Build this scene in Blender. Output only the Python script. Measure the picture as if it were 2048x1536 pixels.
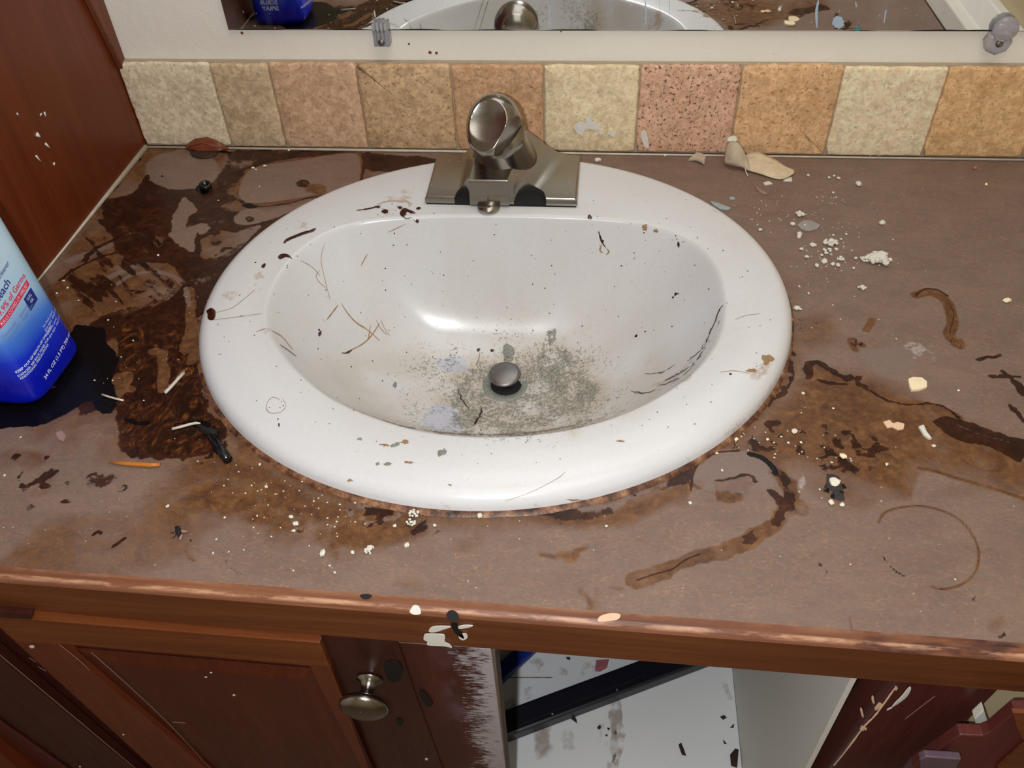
import bpy, bmesh, math, random
import numpy as np
from mathutils import Vector
C = bpy.context.scene.collection
for _o in list(bpy.data.objects): bpy.data.objects.remove(_o)
random.seed(7)

# ------------------------------------------------------------------ camera
FPX = 1700.088
CAM = np.array([0.5152, -0.8509, 0.4656])
YAW, PIT, ROL = -0.1281, 0.7688, -0.0492
_cp, _sp = math.cos(PIT), math.sin(PIT)
_f = np.array([math.sin(YAW)*_cp, math.cos(YAW)*_cp, -_sp])
_r = np.array([math.cos(YAW), -math.sin(YAW), 0.0]); _u = np.cross(_r, _f)
RR = _r*math.cos(ROL)+_u*math.sin(ROL); UU = -_r*math.sin(ROL)+_u*math.cos(ROL)
from mathutils import Matrix
cd = bpy.data.cameras.new('camera'); cam = bpy.data.objects.new('camera', cd); C.objects.link(cam)
cam.matrix_world = Matrix(((RR[0], UU[0], -_f[0], CAM[0]), (RR[1], UU[1], -_f[1], CAM[1]), (RR[2], UU[2], -_f[2], CAM[2]), (0, 0, 0, 1)))
cd.sensor_fit = 'HORIZONTAL'; cd.sensor_width = 36; cd.lens = 36*FPX/2048; cd.clip_start = 0.01
bpy.context.scene.camera = cam
# ------------------------------------------------------------------ world, lights, exposure
S = bpy.context.scene
S.view_settings.view_transform = 'Standard'; S.view_settings.look = 'None'; S.view_settings.gamma = 1
S.view_settings.use_curve_mapping = False; S.view_settings.exposure = 0.19
w = bpy.data.worlds.new('world'); S.world = w; w.use_nodes = True
w.node_tree.nodes['Background'].inputs[0].default_value = (0.9, 0.92, 1, 1)
w.node_tree.nodes['Background'].inputs[1].default_value = 0.05
def light(name, kind, loc, energy, color, size=0.1, size_y=None, rot=(0, 0, 0)):
    l = bpy.data.lights.new(name, kind); l.energy = energy; l.color = color
    if kind == 'AREA':
        l.size = size
        if size_y: l.shape = 'RECTANGLE'; l.size_y = size_y
    elif kind in ('POINT', 'SPOT'): l.shadow_soft_size = size
    o = bpy.data.objects.new(name, l); C.objects.link(o); o.location = loc; o.rotation_euler = rot
    return o
flash = CAM - 0.035*RR - 0.012*UU - 0.02*_f
light('phone_flash', 'POINT', tuple(flash), 10.4, (.96, .98, 1), .006)
light('ceiling_lamp', 'AREA', (.75, -.75, 1.45), 7.5, (1, .98, .95), 1.1)
light('vanity_lamp', 'AREA', (.55, -.10, .95), .6, (1, .98, .94), .7, .04, (math.radians(25), 0, 0))

# ------------------------------------------------------------------ geometry of rays: a pixel of the photo to the point where it lies on a real plane
def ray(px, py):
    return ((px-1024)/FPX)*RR - ((py-768)/FPX)*UU + _f
def onz(px, py, z=0.0):
    d = ray(px, py); t = (z-CAM[2])/d[2]; return CAM+t*d
def ony(px, py, y=0.0):
    d = ray(px, py); t = (y-CAM[1])/d[1]; return CAM+t*d
def onx(px, py, x=0.0):
    d = ray(px, py); t = (x-CAM[0])/d[0]; return CAM+t*d
def onpl(px, py, p0, n):
    d = ray(px, py); t = np.dot(np.array(p0)-CAM, n)/np.dot(d, n); return CAM+t*d

# ------------------------------------------------------------------ object helpers
def link(name, me, mat=None, parent=None, smooth=False):
    o = bpy.data.objects.new(name, me); C.objects.link(o)
    if mat: me.materials.append(mat)
    if smooth:
        me.polygons.foreach_set('use_smooth', [True]*len(me.polygons))
    if parent: o.parent = parent
    return o
def tag(o, label=None, cat=None, group=None, kind=None):
    if label: o['label'] = label
    if cat: o['category'] = cat
    if group: o['group'] = group
    if kind: o['kind'] = kind
    return o
def thing(name, label, cat, group=None, loc=(0, 0, 0)):
    o = bpy.data.objects.new(name, None); C.objects.link(o); o.location = loc; o.empty_display_size = .01
    return tag(o, label, cat, group)
def pyd(name, vs, fs, mat=None, parent=None, smooth=False, recalc=True):
    me = bpy.data.meshes.new(name)
    if parent is not None:
        L = np.array(parent.location)
        q = parent.parent
        while q is not None: L = L+np.array(q.location); q = q.parent
        vs = [tuple(np.array(v)-L) for v in vs]
    me.from_pydata([tuple(map(float, v)) for v in vs], [], fs)
    if recalc:
        b = bmesh.new(); b.from_mesh(me); bmesh.ops.recalc_face_normals(b, faces=b.faces); b.to_mesh(me); b.free()
    me.update()
    return link(name, me, mat, parent, smooth)
def box(name, lo, hi, mat, parent=None, bev=0.0, seg=2):
    x0, y0, z0 = lo; x1, y1, z1 = hi
    vs = [(x, y, z) for x in (x0, x1) for y in (y0, y1) for z in (z0, z1)]
    fs = [(0, 1, 3, 2), (4, 6, 7, 5), (0, 4, 5, 1), (2, 3, 7, 6), (0, 2, 6, 4), (1, 5, 7, 3)]
    o = pyd(name, vs, fs, mat, parent)
    if bev: bevel(o, bev, seg)
    return o
def bevel(o, wd, seg=2, ang=0.6):
    m = o.modifiers.new('b', 'BEVEL'); m.width = wd; m.segments = seg; m.limit_method = 'ANGLE'; m.angle_limit = ang
    return o
def prism(name, poly, vec, mat, parent=None, bev=0.0):
    """polygon of 3D points extruded along vec"""
    n = len(poly); vec = np.array(vec)
    vs = [tuple(p) for p in poly]+[tuple(np.array(p)+vec) for p in poly]
    fs = [tuple(range(n)), tuple(range(2*n-1, n-1, -1))]+[(i, (i+1) % n, (i+1) % n+n, i+n) for i in range(n)]
    o = pyd(name, vs, fs, mat, parent)
    if bev: bevel(o, bev)
    return o
def lathe(name, prof, origin, axis, mat, parent=None, n=40, sx=1.0):
    a = Vector(axis).normalized(); q = Vector((0, 0, 1)).rotation_difference(a)
    vs = []; fs = []
    for (r, h) in prof:
        for k in range(n):
            t = 2*math.pi*k/n; v = q @ Vector((r*math.cos(t)*sx, r*math.sin(t), h)); vs.append(tuple(Vector(origin)+v))
    m = len(prof)
    for i in range(m-1):
        for k in range(n): fs.append((i*n+k, i*n+(k+1) % n, (i+1)*n+(k+1) % n, (i+1)*n+k))
    fs.append(tuple(range(n-1, -1, -1))); fs.append(tuple((m-1)*n+k for k in range(n)))
    o = pyd(name, vs, fs, mat, parent, True)
    return o
def tube(name, pts, rad, mat, parent=None, n=8, flat=1.0):
    pts = [Vector(p) for p in pts]; vs = []; fs = []
    rads = rad if hasattr(rad, '__len__') else [rad]*len(pts)
    for i, p in enumerate(pts):
        t = (pts[min(i+1, len(pts)-1)]-pts[max(i-1, 0)]).normalized()
        s = t.cross(Vector((0, 0, 1))); s = s.normalized() if s.length > 1e-6 else Vector((1, 0, 0)); u = s.cross(t)
        for k in range(n):
            a = 2*math.pi*k/n; vs.append(tuple(p+s*math.cos(a)*rads[i]+u*math.sin(a)*rads[i]*flat))
    for i in range(len(pts)-1):
        for k in range(n): fs.append((i*n+k, i*n+(k+1) % n, (i+1)*n+(k+1) % n, (i+1)*n+k))
    fs.append(tuple(range(n-1, -1, -1))); fs.append(tuple((len(pts)-1)*n+k for k in range(n)))
    return pyd(name, vs, fs, mat, parent, True)

# ------------------------------------------------------------------ noise in numpy, for the grime laid on dense meshes
_rs = np.random.RandomState(5); _lat = _rs.rand(256, 256)
def vn(x, y):
    xi = np.floor(x).astype(int); yi = np.floor(y).astype(int); fx = x-xi; fy = y-yi
    fx = fx*fx*(3-2*fx); fy = fy*fy*(3-2*fy)
    a = _lat[xi & 255, yi & 255]; b = _lat[(xi+1) & 255, yi & 255]; c = _lat[xi & 255, (yi+1) & 255]; d = _lat[(xi+1) & 255, (yi+1) & 255]
    return (a*(1-fx)+b*fx)*(1-fy)+(c*(1-fx)+d*fx)*fy
def fbm(x, y, sc, oc=4, seed=0):
    x = x*sc+seed*17.3; y = y*sc+seed*9.1; r = 0; a = .5; t = 0
    for _ in range(oc):
        r = r+a*vn(x, y); t += a; a *= .5; x = x*2.03+3.1; y = y*2.03+7.7
    return r/t*2-1
def segdist(X, Y, P, closed):
    n = len(P); D = np.full(X.shape, 1e9); T = np.zeros(X.shape)
    m = n if closed else n-1
    for i in range(m):
        a = P[i]; b = P[(i+1) % n]; dx, dy = b[0]-a[0], b[1]-a[1]; L = dx*dx+dy*dy+1e-12
        t = np.clip(((X-a[0])*dx+(Y-a[1])*dy)/L, 0, 1); d = np.hypot(X-a[0]-t*dx, Y-a[1]-t*dy)
        k = d < D; D = np.where(k, d, D); T = np.where(k, (i+t)/m, T)
    return D, T
def inside(X, Y, P):
    c = np.zeros(X.shape, bool); n = len(P)
    for i in range(n):
        x0, y0 = P[i]; x1, y1 = P[(i+1) % n]
        if y0 == y1: continue
        k = ((y0 > Y) != (y1 > Y)) & (X < (x1-x0)*(Y-y0)/(y1-y0)+x0); c ^= k
    return c
def catmull(P, closed=True, sub=5):
    P = [np.array(p, float) for p in P]; n = len(P); out = []
    for i in range(n if closed else n-1):
        if closed: p0, p1, p2, p3 = P[i-1], P[i], P[(i+1) % n], P[(i+2) % n]
        else: p0, p1, p2, p3 = P[max(i-1, 0)], P[i], P[i+1], P[min(i+2, n-1)]
        for k in range(sub):
            t = k/sub
            out.append(.5*((2*p1)+(-p0+p2)*t+(2*p0-5*p1+4*p2-p3)*t*t+(-p0+3*p1-3*p2+p3)*t**3))
    if not closed: out.append(P[-1])
    return out
class Grime:
    """scalar grime layers over the plan (x, y) of a surface"""
    def __init__(s, X, Y, toxy, nch):
        s.X = X; s.Y = Y; s.to = toxy; s.ch = [np.zeros(X.shape) for _ in range(nch)]
        s.wx = X+.0035*fbm(X, Y, 60, 3, 1)+.0014*fbm(X, Y, 240, 2, 2); s.wy = Y+.0035*fbm(X, Y, 60, 3, 3)+.0014*fbm(X, Y, 240, 2, 4)
    def conv(s, pts, closed, sm=True):
        P = [s.to(*p)[:2] for p in pts]
        return catmull(P, closed, 4) if sm and len(P) > 2 else P
    def _apply(s, c, k, v, mode):
        a = s.ch[c]
        if mode == 'max': a[k] = np.maximum(a[k], v)
        elif mode == 'mul': a[k] = a[k]*(1-v)
        else: a[k] = a[k]+v
    def poly(s, c, pts, amp=1, soft=.002, mode='max', tex=None, warp=True, sm=True):
        P = s.conv(pts, True, sm); Pa = np.array(P); m = .012+soft*2
        k = (s.X > Pa[:, 0].min()-m) & (s.X < Pa[:, 0].max()+m) & (s.Y > Pa[:, 1].min()-m) & (s.Y < Pa[:, 1].max()+m)
        k = np.where(k)[0]
        x, y = (s.wx[k], s.wy[k]) if warp else (s.X[k], s.Y[k])
        D, _ = segdist(x, y, P, True); D = np.where(inside(x, y, P), D, -D)
        v = np.clip(D/soft+.5, 0, 1)*amp
        if tex is not None: v = v*tex(s.X[k], s.Y[k])
        s._apply(c, k, v, mode)
    def ell(s, c, px, py, rx, ry, amp=1, soft=.002, ang=0, **kw):
        ca, sa = math.cos(math.radians(ang)), math.sin(math.radians(ang))
        pts = [(px+rx*math.cos(t)*ca-ry*math.sin(t)*sa, py+rx*math.cos(t)*sa+ry*math.sin(t)*ca) for t in [2*math.pi*i/12 for i in range(12)]]
        s.poly(c, pts, amp, soft, **kw)
    def line(s, c, pts, wd, amp=1, soft=.0012, mode='max', tex=None, closed=False, warp=False, taper=False):
        P = s.conv(pts, closed); Pa = np.array(P); m = .01+wd
        k = np.where((s.X > Pa[:, 0].min()-m) & (s.X < Pa[:, 0].max()+m) & (s.Y > Pa[:, 1].min()-m) & (s.Y < Pa[:, 1].max()+m))[0]
        x, y = (s.wx[k], s.wy[k]) if warp else (s.X[k], s.Y[k])
        D, T = segdist(x, y, P, closed)
        wd = wd*(1-.8*np.abs(2*T-1)**2) if taper else wd
        v = np.clip((wd/2-D)/soft+.5, 0, 1)*amp
        if tex is not None: v = v*tex(s.X[k], s.Y[k])
        s._apply(c, k, v, mode)
    def write(s, me, names):
        for i in range(0, len(s.ch), 3):
            at = me.attributes.new(names[i//3], 'FLOAT_VECTOR', 'POINT')
            a = np.zeros((s.X.size, 3), np.float32)
            for j in range(3):
                if i+j < len(s.ch): a[:, j] = s.ch[i+j]
            at.data.foreach_set('vector', a.ravel())
def thr(sc, lo, hi, seed=0, oc=4):
    return lambda x, y: np.clip((fbm(x, y, sc, oc, seed)-lo)/(hi-lo), 0, 1)
def streak(sx, sy, ang, lo, hi, seed=0):
    ca, sa = math.cos(ang), math.sin(ang)
    return lambda x, y: np.clip((fbm((x*ca+y*sa)*sx, (-x*sa+y*ca)*sy, 1, 4, seed)-lo)/(hi-lo), 0, 1)

# ------------------------------------------------------------------ materials
def srgb(r, g, b):
    f = lambda c: (c/255/12.92) if c/255 <= .04045 else ((c/255+.055)/1.055)**2.4
    return (f(r), f(g), f(b), 1)
class NT:
    def __init__(s, name):
        s.m = bpy.data.materials.new(name); s.m.use_nodes = True; s.t = s.m.node_tree; s.n = s.t.nodes; s.l = s.t.links
        s.b = s.n['Principled BSDF']; s._p = None
    def new(s, t, **kw):
        n = s.n.new(t)
        for k, v in kw.items():
            if k.startswith('i_'):
                n.inputs[k[2:]].default_value = v
            else: setattr(n, k, v)
        return n
    def pos(s):
        if s._p is None: s._p = s.new('ShaderNodeNewGeometry').outputs['Position']
        return s._p
    def map(s, sc, rot=(0, 0, 0), src=None):
        m = s.new('ShaderNodeMapping'); m.inputs['Scale'].default_value = sc; m.inputs['Rotation'].default_value = rot
        s.l.new(src or s.pos(), m.inputs[0]); return m.outputs[0]
    def noise(s, sc, det=4, rough=.55, vec=None, dist=0):
        n = s.new('ShaderNodeTexNoise'); n.inputs['Scale'].default_value = sc; n.inputs['Detail'].default_value = det
        n.inputs['Roughness'].default_value = rough; n.inputs['Distortion'].default_value = dist; s.l.new(vec or s.pos(), n.inputs[0]); return n.outputs['Fac']
    def vor(s, sc, vec=None, feature='F1'):
        n = s.new('ShaderNodeTexVoronoi', feature=feature); n.inputs['Scale'].default_value = sc; s.l.new(vec or s.pos(), n.inputs[0]); return n.outputs['Distance']
    def ramp(s, v, stops):
        r = s.new('ShaderNodeValToRGB'); e = r.color_ramp.elements
        while len(e) < len(stops): e.new(.5)
        for i, (p, c) in enumerate(stops):
            e[i].position = p; e[i].color = c if hasattr(c, '__len__') else (c, c, c, 1)
        s.l.new(v, r.inputs[0]); return r.outputs[0]
    def mix(s, f, a, b, mode='MIX'):
        n = s.new('ShaderNodeMix', data_type='RGBA', blend_type=mode)
        for i, v in ((0, f), (6, a), (7, b)):
            if hasattr(v, 'links') or isinstance(v, bpy.types.NodeSocket): s.l.new(v, n.inputs[i])
            else: n.inputs[i].default_value = v
        return n.outputs[2]
    def math(s, op, a, b=0.0, c=0.0, clamp=False):
        n = s.new('ShaderNodeMath', operation=op, use_clamp=clamp)
        for i, v in enumerate((a, b, c)):
            if isinstance(v, bpy.types.NodeSocket): s.l.new(v, n.inputs[i])
            else: n.inputs[i].default_value = v
        return n.outputs[0]
    def mr(s, v, a, b, c=0.0, d=1.0):
        n = s.new('ShaderNodeMapRange'); n.inputs[1].default_value = a; n.inputs[2].default_value = b; n.inputs[3].default_value = c; n.inputs[4].default_value = d
        s.l.new(v, n.inputs[0]); return n.outputs[0]
    def sep(s, v):
        n = s.new('ShaderNodeSeparateXYZ'); s.l.new(v, n.inputs[0]); return n.outputs
    def attr(s, name):
        n = s.new('ShaderNodeAttribute', attribute_name=name); return s.sep(n.outputs['Vector'])
    def bump(s, h, st=.3, dist=.001):
        n = s.new('ShaderNodeBump'); n.inputs['Strength'].default_value = st; n.inputs['Distance'].default_value = dist
        s.l.new(h, n.inputs['Height']); s.l.new(n.outputs[0], s.b.inputs['Normal'])
    def set(s, **kw):
        for k, v in kw.items():
            k = k.replace('_', ' ')
            i = s.b.inputs[k]
            if isinstance(v, bpy.types.NodeSocket): s.l.new(v, i)
            else: i.default_value = v
        return s.m
def plain(name, col, rough=.5, metal=0, var=.12, sc=60, **kw):
    t = NT(name); n = t.noise(sc, 5)
    c = t.mix(n, tuple(x*(1-var) for x in col[:3])+(1,), tuple(min(1, x*(1+var)) for x in col[:3])+(1,))
    t.set(Base_Color=c, Roughness=rough, Metallic=metal, **kw); return t.m
def wood(name, dark, mid, lite, axis='x', rough=.38, sc=1.0, scuff=0.0):
    t = NT(name)
    s = {'x': (3, 60, 60), 'z': (60, 60, 3), 'y': (60, 3, 60)}[axis]
    v = t.map(tuple(q*sc for q in s)); n1 = t.noise(1.0, 6, .6, v, .6)
    v2 = t.map(tuple(q*sc*5 for q in s)); n2 = t.noise(1.0, 4, .7, v2)
    n = t.math('ADD', t.math('MULTIPLY', n1, .75), t.math('MULTIPLY', n2, .25))
    c = t.ramp(n, [(.3, dark), (.5, mid), (.72, lite)])
    big = t.noise(5, 3); c = t.mix(t.mr(big, .35, .7, 0, .5), c, dark)
    if scuff:
        sv = t.noise(420, 3, .7); c = t.mix(t.math('MULTIPLY', t.mr(sv, .74, .78), scuff), c, srgb(190, 170, 160))
    t.set(Base_Color=c, Roughness=t.mr(n2, .3, .7, rough-.08, rough+.1), Specular_IOR_Level=.35); t.bump(n2, .25, .0006)
    return t.m
M = {}
M['side_wood'] = wood('dark red stained wood side', srgb(88, 34, 12), srgb(102, 44, 18), srgb(116, 54, 24), 'z', .33)
M['trim_wood'] = wood('worn brown trim', srgb(84, 44, 28), srgb(110, 62, 40), srgb(132, 80, 56), 'z', .5)
M['apron_wood'] = wood('apron wood', srgb(80, 42, 24), srgb(106, 60, 32), srgb(126, 76, 42), 'x', .38, scuff=.3)
M['edge_wood'] = wood('edge strip wood', srgb(96, 50, 38), srgb(142, 82, 56), srgb(182, 116, 82), 'x', .42, 1.3, scuff=.5)
def m_edge():
    t = NT('worn moulding wood'); v = t.map((4, 80, 80)); n1 = t.noise(1, 6, .6, v, .6); n2 = t.noise(1, 4, .7, t.map((20, 400, 400)))
    P = t.sep(t.pos()); n = t.math('ADD', t.math('MULTIPLY', n1, .75), t.math('MULTIPLY', n2, .25))
    c = t.ramp(n, [(.3, srgb(80, 48, 36)), (.5, srgb(116, 72, 50)), (.72, srgb(150, 102, 72))])
    dk = t.math('ADD', t.noise(14, 4, .6, t.map((1, 3, 3))), t.mr(P[0], .45, .8, -.12, .12)); c = t.mix(t.mr(dk, .56, .64, 0, .75), c, srgb(62, 36, 38))
    wr = t.noise(1, 4, .7, t.map((30, 60, 300))); zz = t.mr(P[2], -.0022, -.0004); zz = t.math('MULTIPLY', zz, t.mr(P[2], .0002, .0008, 1, 0)); c = t.mix(t.math('MULTIPLY', t.mr(wr, .42, .6), t.math('MULTIPLY', zz, .75)), c, srgb(206, 160, 128))  # broken pale line: the bevel's highlight painted into the colour, with wear
    t.set(Base_Color=c, Roughness=t.mr(n2, .3, .7, .38, .5), Specular_IOR_Level=.35); t.bump(n2, .25, .0006); return t.m
M['edge_wood'] = m_edge()
M['rail_wood'] = wood('door wood rail', srgb(92, 44, 20), srgb(112, 60, 28), srgb(128, 74, 36), 'x', .36)
M['stile_wood'] = wood('door wood stile', srgb(86, 38, 20), srgb(104, 50, 26), srgb(120, 62, 34), 'z', .36)
M['panel_wood'] = wood('door wood panel', srgb(70, 28, 16), srgb(82, 36, 20), srgb(94, 44, 24), 'z', .34, .7)
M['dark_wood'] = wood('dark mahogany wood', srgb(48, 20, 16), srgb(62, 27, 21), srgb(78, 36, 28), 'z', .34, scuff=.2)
M['right_wood'] = wood('dark plum stained wood', srgb(74, 34, 32), srgb(90, 42, 38), srgb(104, 52, 46), 'z', .34, scuff=.2)

def m_wall():
    t = NT('white painted wall'); n = t.noise(14, 4); n2 = t.noise(350, 3); n3 = t.noise(900, 2)
    c = t.mix(n, srgb(234, 230, 218), srgb(242, 240, 232)); sp = t.noise(260, 2, .5)
    c = t.mix(t.mr(sp, .76, .79, 0, .7), c, srgb(150, 128, 100))
    st = t.noise(9, 3, .6, t.map((.5, 1, 5))); c = t.mix(t.mr(st, .6, .8, 0, .25), c, srgb(205, 188, 160))
    t.set(Base_Color=c, Roughness=.55); t.bump(t.math('ADD', n2, t.math('MULTIPLY', t.noise(60, 2), 1.5)), .35, .001); return t.m
M['wall'] = m_wall()
M['beige_wall'] = plain('beige wall paint', srgb(196, 178, 142), .7, 0, .06, 8)
M['white_trim'] = plain('white trim paint', srgb(226, 222, 212), .45, 0, .08, 30)
M['grout'] = plain('grey grout', srgb(176, 160, 138), .85, 0, .2, 120)
M['caulk'] = plain('dirty white caulk', srgb(196, 188, 172), .5, 0, .35, 90)
M['floor'] = plain('vinyl floor', srgb(120, 100, 84), .5, 0, .1, 10)

def m_tile(i, base, alt, pit, pits, veins=0):
    t = NT('travertine tile %d' % i)
    off = t.new('ShaderNodeVectorMath', operation='ADD'); t.l.new(t.pos(), off.inputs[0]); off.inputs[1].default_value = (i*3.1, i*1.7, i*.9); v = off.outputs[0]
    a = t.noise(26, 5, .65, v, 1.2); b = t.noise(120, 5, .7, v, .5); mid = tuple((x+y)/2 for x, y in zip(base, alt))
    c = t.ramp(a, [(.4, alt), (.5, mid), (.6, base)])
    c = t.mix(t.mr(b, .44, .62, 0, .75), c, tuple(min(1, x*1.28+.02) for x in base[:3])+(1,))
    c = t.mix(t.mr(t.noise(48, 5, .65, v, 1.2), .5, .68, 0, .6), c, tuple(x*.7 for x in alt[:3])+(1,))
    p1 = t.mr(t.noise(330 if pits < .5 else 300, 3, .6, v), .66-.08*pits, .70-.08*pits)
    c = t.mix(t.math('MULTIPLY', p1, .35+.55*pits), c, pit)
    gr = t.noise(210, 4, .7, v); c = t.mix(t.mr(gr, .5, .64, 0, .5), c, tuple(x*.6 for x in alt[:3])+(1,))
    if veins:
        vv = t.noise(11, 3, .5, v, .8); e = t.math('ABSOLUTE', t.math('SUBTRACT', vv, .5)); c = t.mix(t.mr(e, 0, .005, .3, 0), c, tuple(x*.5 for x in alt[:3])+(1,))
    wsp = t.mr(t.noise(180, 2, .5, v), .735, .75, 0, .8); c = t.mix(wsp, c, srgb(226, 214, 196))
    t.set(Base_Color=c, Roughness=.62)
    h = t.math('SUBTRACT', t.math('ADD', t.math('MULTIPLY', a, .8), t.math('MULTIPLY', b, .5)), t.math('MULTIPLY', p1, .7)); t.bump(h, .45, .0015); return t.m

def m_counter():
    t = NT('stained brown laminate')
    v = t.map((1, 1.9, 1), (0, 0, .15))
    n1 = t.noise(20, 5, .6, v, .8); n2 = t.noise(130, 4, .75, v, .6); n3 = t.noise(300, 3, .7, v)
    c = t.ramp(n1, [(.3, srgb(114, 95, 86)), (.55, srgb(123, 104, 94)), (.75, srgb(131, 110, 97))])
    c = t.mix(t.mr(n2, .45, .75, 0, .3), c, srgb(160, 116, 88))
    fl = t.math('ABSOLUTE', t.math('SUBTRACT', t.noise(46, 4, .6, v, 1.4), .5)); c = t.mix(t.math('MULTIPLY', t.mr(fl, 0, .012, 1, 0), t.mr(n3, .42, .6, 0, .75)), c, srgb(178, 132, 100))
    c = t.mix(t.mr(n3, .3, .55, .22, 0), c, srgb(80, 66, 60))
    A = t.attr('grime_a'); B = t.attr('grime_b')      # a: syrup, amber, black   b: residue, haze, dust
    e1 = t.noise(180, 4, .65); e2 = t.noise(520, 3, .6); e3 = t.noise(40, 4, .6, None, 1.5)
    jit = t.math('ADD', t.math('MULTIPLY', t.math('SUBTRACT', e1, .5), .5), t.math('MULTIPLY', t.math('SUBTRACT', e2, .5), .35))
    # amber film
    am = t.mr(t.math('ADD', A[1], t.math('MULTIPLY', t.math('MULTIPLY', jit, 2.4), A[1])), .15, .85)
    amc = t.ramp(t.math('ADD', t.math('MULTIPLY', e1, .5), t.math('MULTIPLY', e3, .5)), [(.36, srgb(66, 34, 16)), (.5, srgb(98, 62, 32)), (.64, srgb(124, 86, 52))])
    c = t.mix(t.math('MULTIPLY', am, .93), c, amc)
    # haze (thin dry film, greyish purple)
    hz = t.math('MULTIPLY', t.mr(t.math('ADD', B[1], jit), .35, .6), .55); c = t.mix(hz, c, srgb(128, 112, 108))
    # dark syrup
    sy = t.mr(t.math('ADD', A[0], jit), .42, .56)
    syc = t.ramp(t.math('ADD', t.math('MULTIPLY', e3, .6), t.math('MULTIPLY', e1, .4)), [(.38, srgb(30, 13, 9)), (.5, srgb(46, 20, 12)), (.62, srgb(64, 32, 18)), (.74, srgb(92, 62, 34))])
    sw = t.noise(62, 5, .62, t.map((1.3, .8, 1)), 2.2); swc = t.ramp(sw, [(.36, srgb(18, 8, 7)), (.49, srgb(40, 17, 11)), (.58, srgb(70, 36, 18)), (.7, srgb(120, 74, 34))]); syc = t.mix(t.math('MULTIPLY', t.mr(A[0], .78, .92), t.mr(t.sep(t.pos())[0], .26, .31, 1, 0)), syc, swc)
    c = t.mix(t.math('MULTIPLY', sy, .93), c, syc)
    bl = t.mr(t.math('ADD', A[2], jit), .42, .56); c = t.mix(bl, c, srgb(12, 10, 12))
    # white residue
    rs = t.mr(t.math('ADD', B[0], jit), .4, .7); c = t.mix(t.math('MULTIPLY', rs, .6), c, srgb(196, 190, 190))
    wet = t.math('MAXIMUM', sy, bl)
    ro = t.mr(wet, 0, 1, .45, .34); ro = t.math('SUBTRACT', ro, t.math('MULTIPLY', am, .06))
    t.set(Base_Color=c, Roughness=ro, Specular_IOR_Level=t.mr(wet, 0, 1, .28, .16))
    h = t.math('ADD', t.math('MULTIPLY', wet, .6), t.math('ADD', t.math('MULTIPLY', n2, .3), t.math('MULTIPLY', am, t.math('MULTIPLY', e1, .8)))); t.bump(h, .3, .0009)
    return t.m
M['counter'] = m_counter()

def m_sink():
    t = NT('stained white porcelain')
    n = t.noise(7, 3); c = t.mix(n, srgb(209, 210, 213), srgb(217, 219, 223))
    A = t.attr('grime_a'); B = t.attr('grime_b')      # a: dark, tan, mould  b: blue, film, -
    e1 = t.noise(260, 4, .7); e2 = t.noise(620, 3, .6); e3 = t.noise(60, 4, .6)
    jit = t.math('ADD', t.math('MULTIPLY', t.math('SUBTRACT', e1, .5), .7), t.math('MULTIPLY', t.math('SUBTRACT', e2, .5), .6))
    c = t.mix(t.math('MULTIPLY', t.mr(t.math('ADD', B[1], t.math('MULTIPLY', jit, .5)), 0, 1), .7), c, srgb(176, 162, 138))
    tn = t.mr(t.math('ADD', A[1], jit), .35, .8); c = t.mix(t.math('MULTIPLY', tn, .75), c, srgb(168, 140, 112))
    c = t.mix(t.math('MULTIPLY', t.mr(t.math('ADD', B[0], t.math('MULTIPLY', jit, .5)), .4, .6), .5), c, srgb(172, 180, 208))
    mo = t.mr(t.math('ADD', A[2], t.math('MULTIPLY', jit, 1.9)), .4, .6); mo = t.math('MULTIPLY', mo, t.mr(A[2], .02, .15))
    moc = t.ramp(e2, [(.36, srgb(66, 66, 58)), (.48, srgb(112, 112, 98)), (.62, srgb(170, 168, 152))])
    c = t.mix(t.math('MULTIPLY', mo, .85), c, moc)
    dk = t.mr(t.math('ADD', A[0], jit), .42, .56); c = t.mix(dk, c, srgb(44, 24, 18))
    # fly specks everywhere, tiny
    sp = t.vor(75); spn = t.mr(t.noise(36, 2), .5, .56); c = t.mix(t.math('MULTIPLY', t.mr(sp, .03, .055, .8, 0), spn), c, srgb(84, 72, 62))
    sp2 = t.vor(170); c = t.mix(t.math('MULTIPLY', t.mr(sp2, .04, .07, .55, 0), t.mr(t.noise(22, 2), .55, .6)), c, srgb(150, 128, 104))
    t.set(Base_Color=c, Roughness=t.mr(mo, 0, 1, .25, .6), Specular_IOR_Level=.5, Coat_Weight=.0)
    t.bump(t.math('MULTIPLY', mo, e2), .7, .002); return t.m
M['porcelain'] = m_sink()
M['nickel'] = None
def m_metal(name, a, b, rough):
    t = NT(name); n = t.noise(50, 4); n2 = t.noise(1, 3, .6, t.map((40, 400, 400)))
    sp = t.mr(t.noise(330, 2, .5), .74, .76, 0, .8)
    c = t.mix(n, a, b); c = t.mix(sp, c, srgb(214, 206, 190))
    t.set(Base_Color=c, Metallic=t.mr(sp, 0, .8, 1, 0), Roughness=t.mr(n2, .3, .7, rough-.02, rough+.02)); return t.m
M['nickel'] = m_metal('brushed nickel', srgb(150, 146, 140), srgb(160, 156, 150), .23)
M['dull_metal'] = m_metal('tarnished drain metal', srgb(110, 108, 108), srgb(150, 146, 146), .42)
M['verdigris'] = plain('green corroded metal', srgb(134, 138, 130), .7, .2, .6, 400)
M['black_rubber'] = plain('black rubber', srgb(9, 9, 13), .8, 0, .3, 80)
M['black_plastic'] = plain('glossy black plastic', srgb(14, 18, 20), .18, 0, .2, 60)
M['plaster'] = plain('grey white plaster', srgb(214, 212, 200), .9, 0, .16, 500)
M['cream'] = plain('cream chip', srgb(242, 226, 190), .6, 0, .06, 90)
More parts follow.
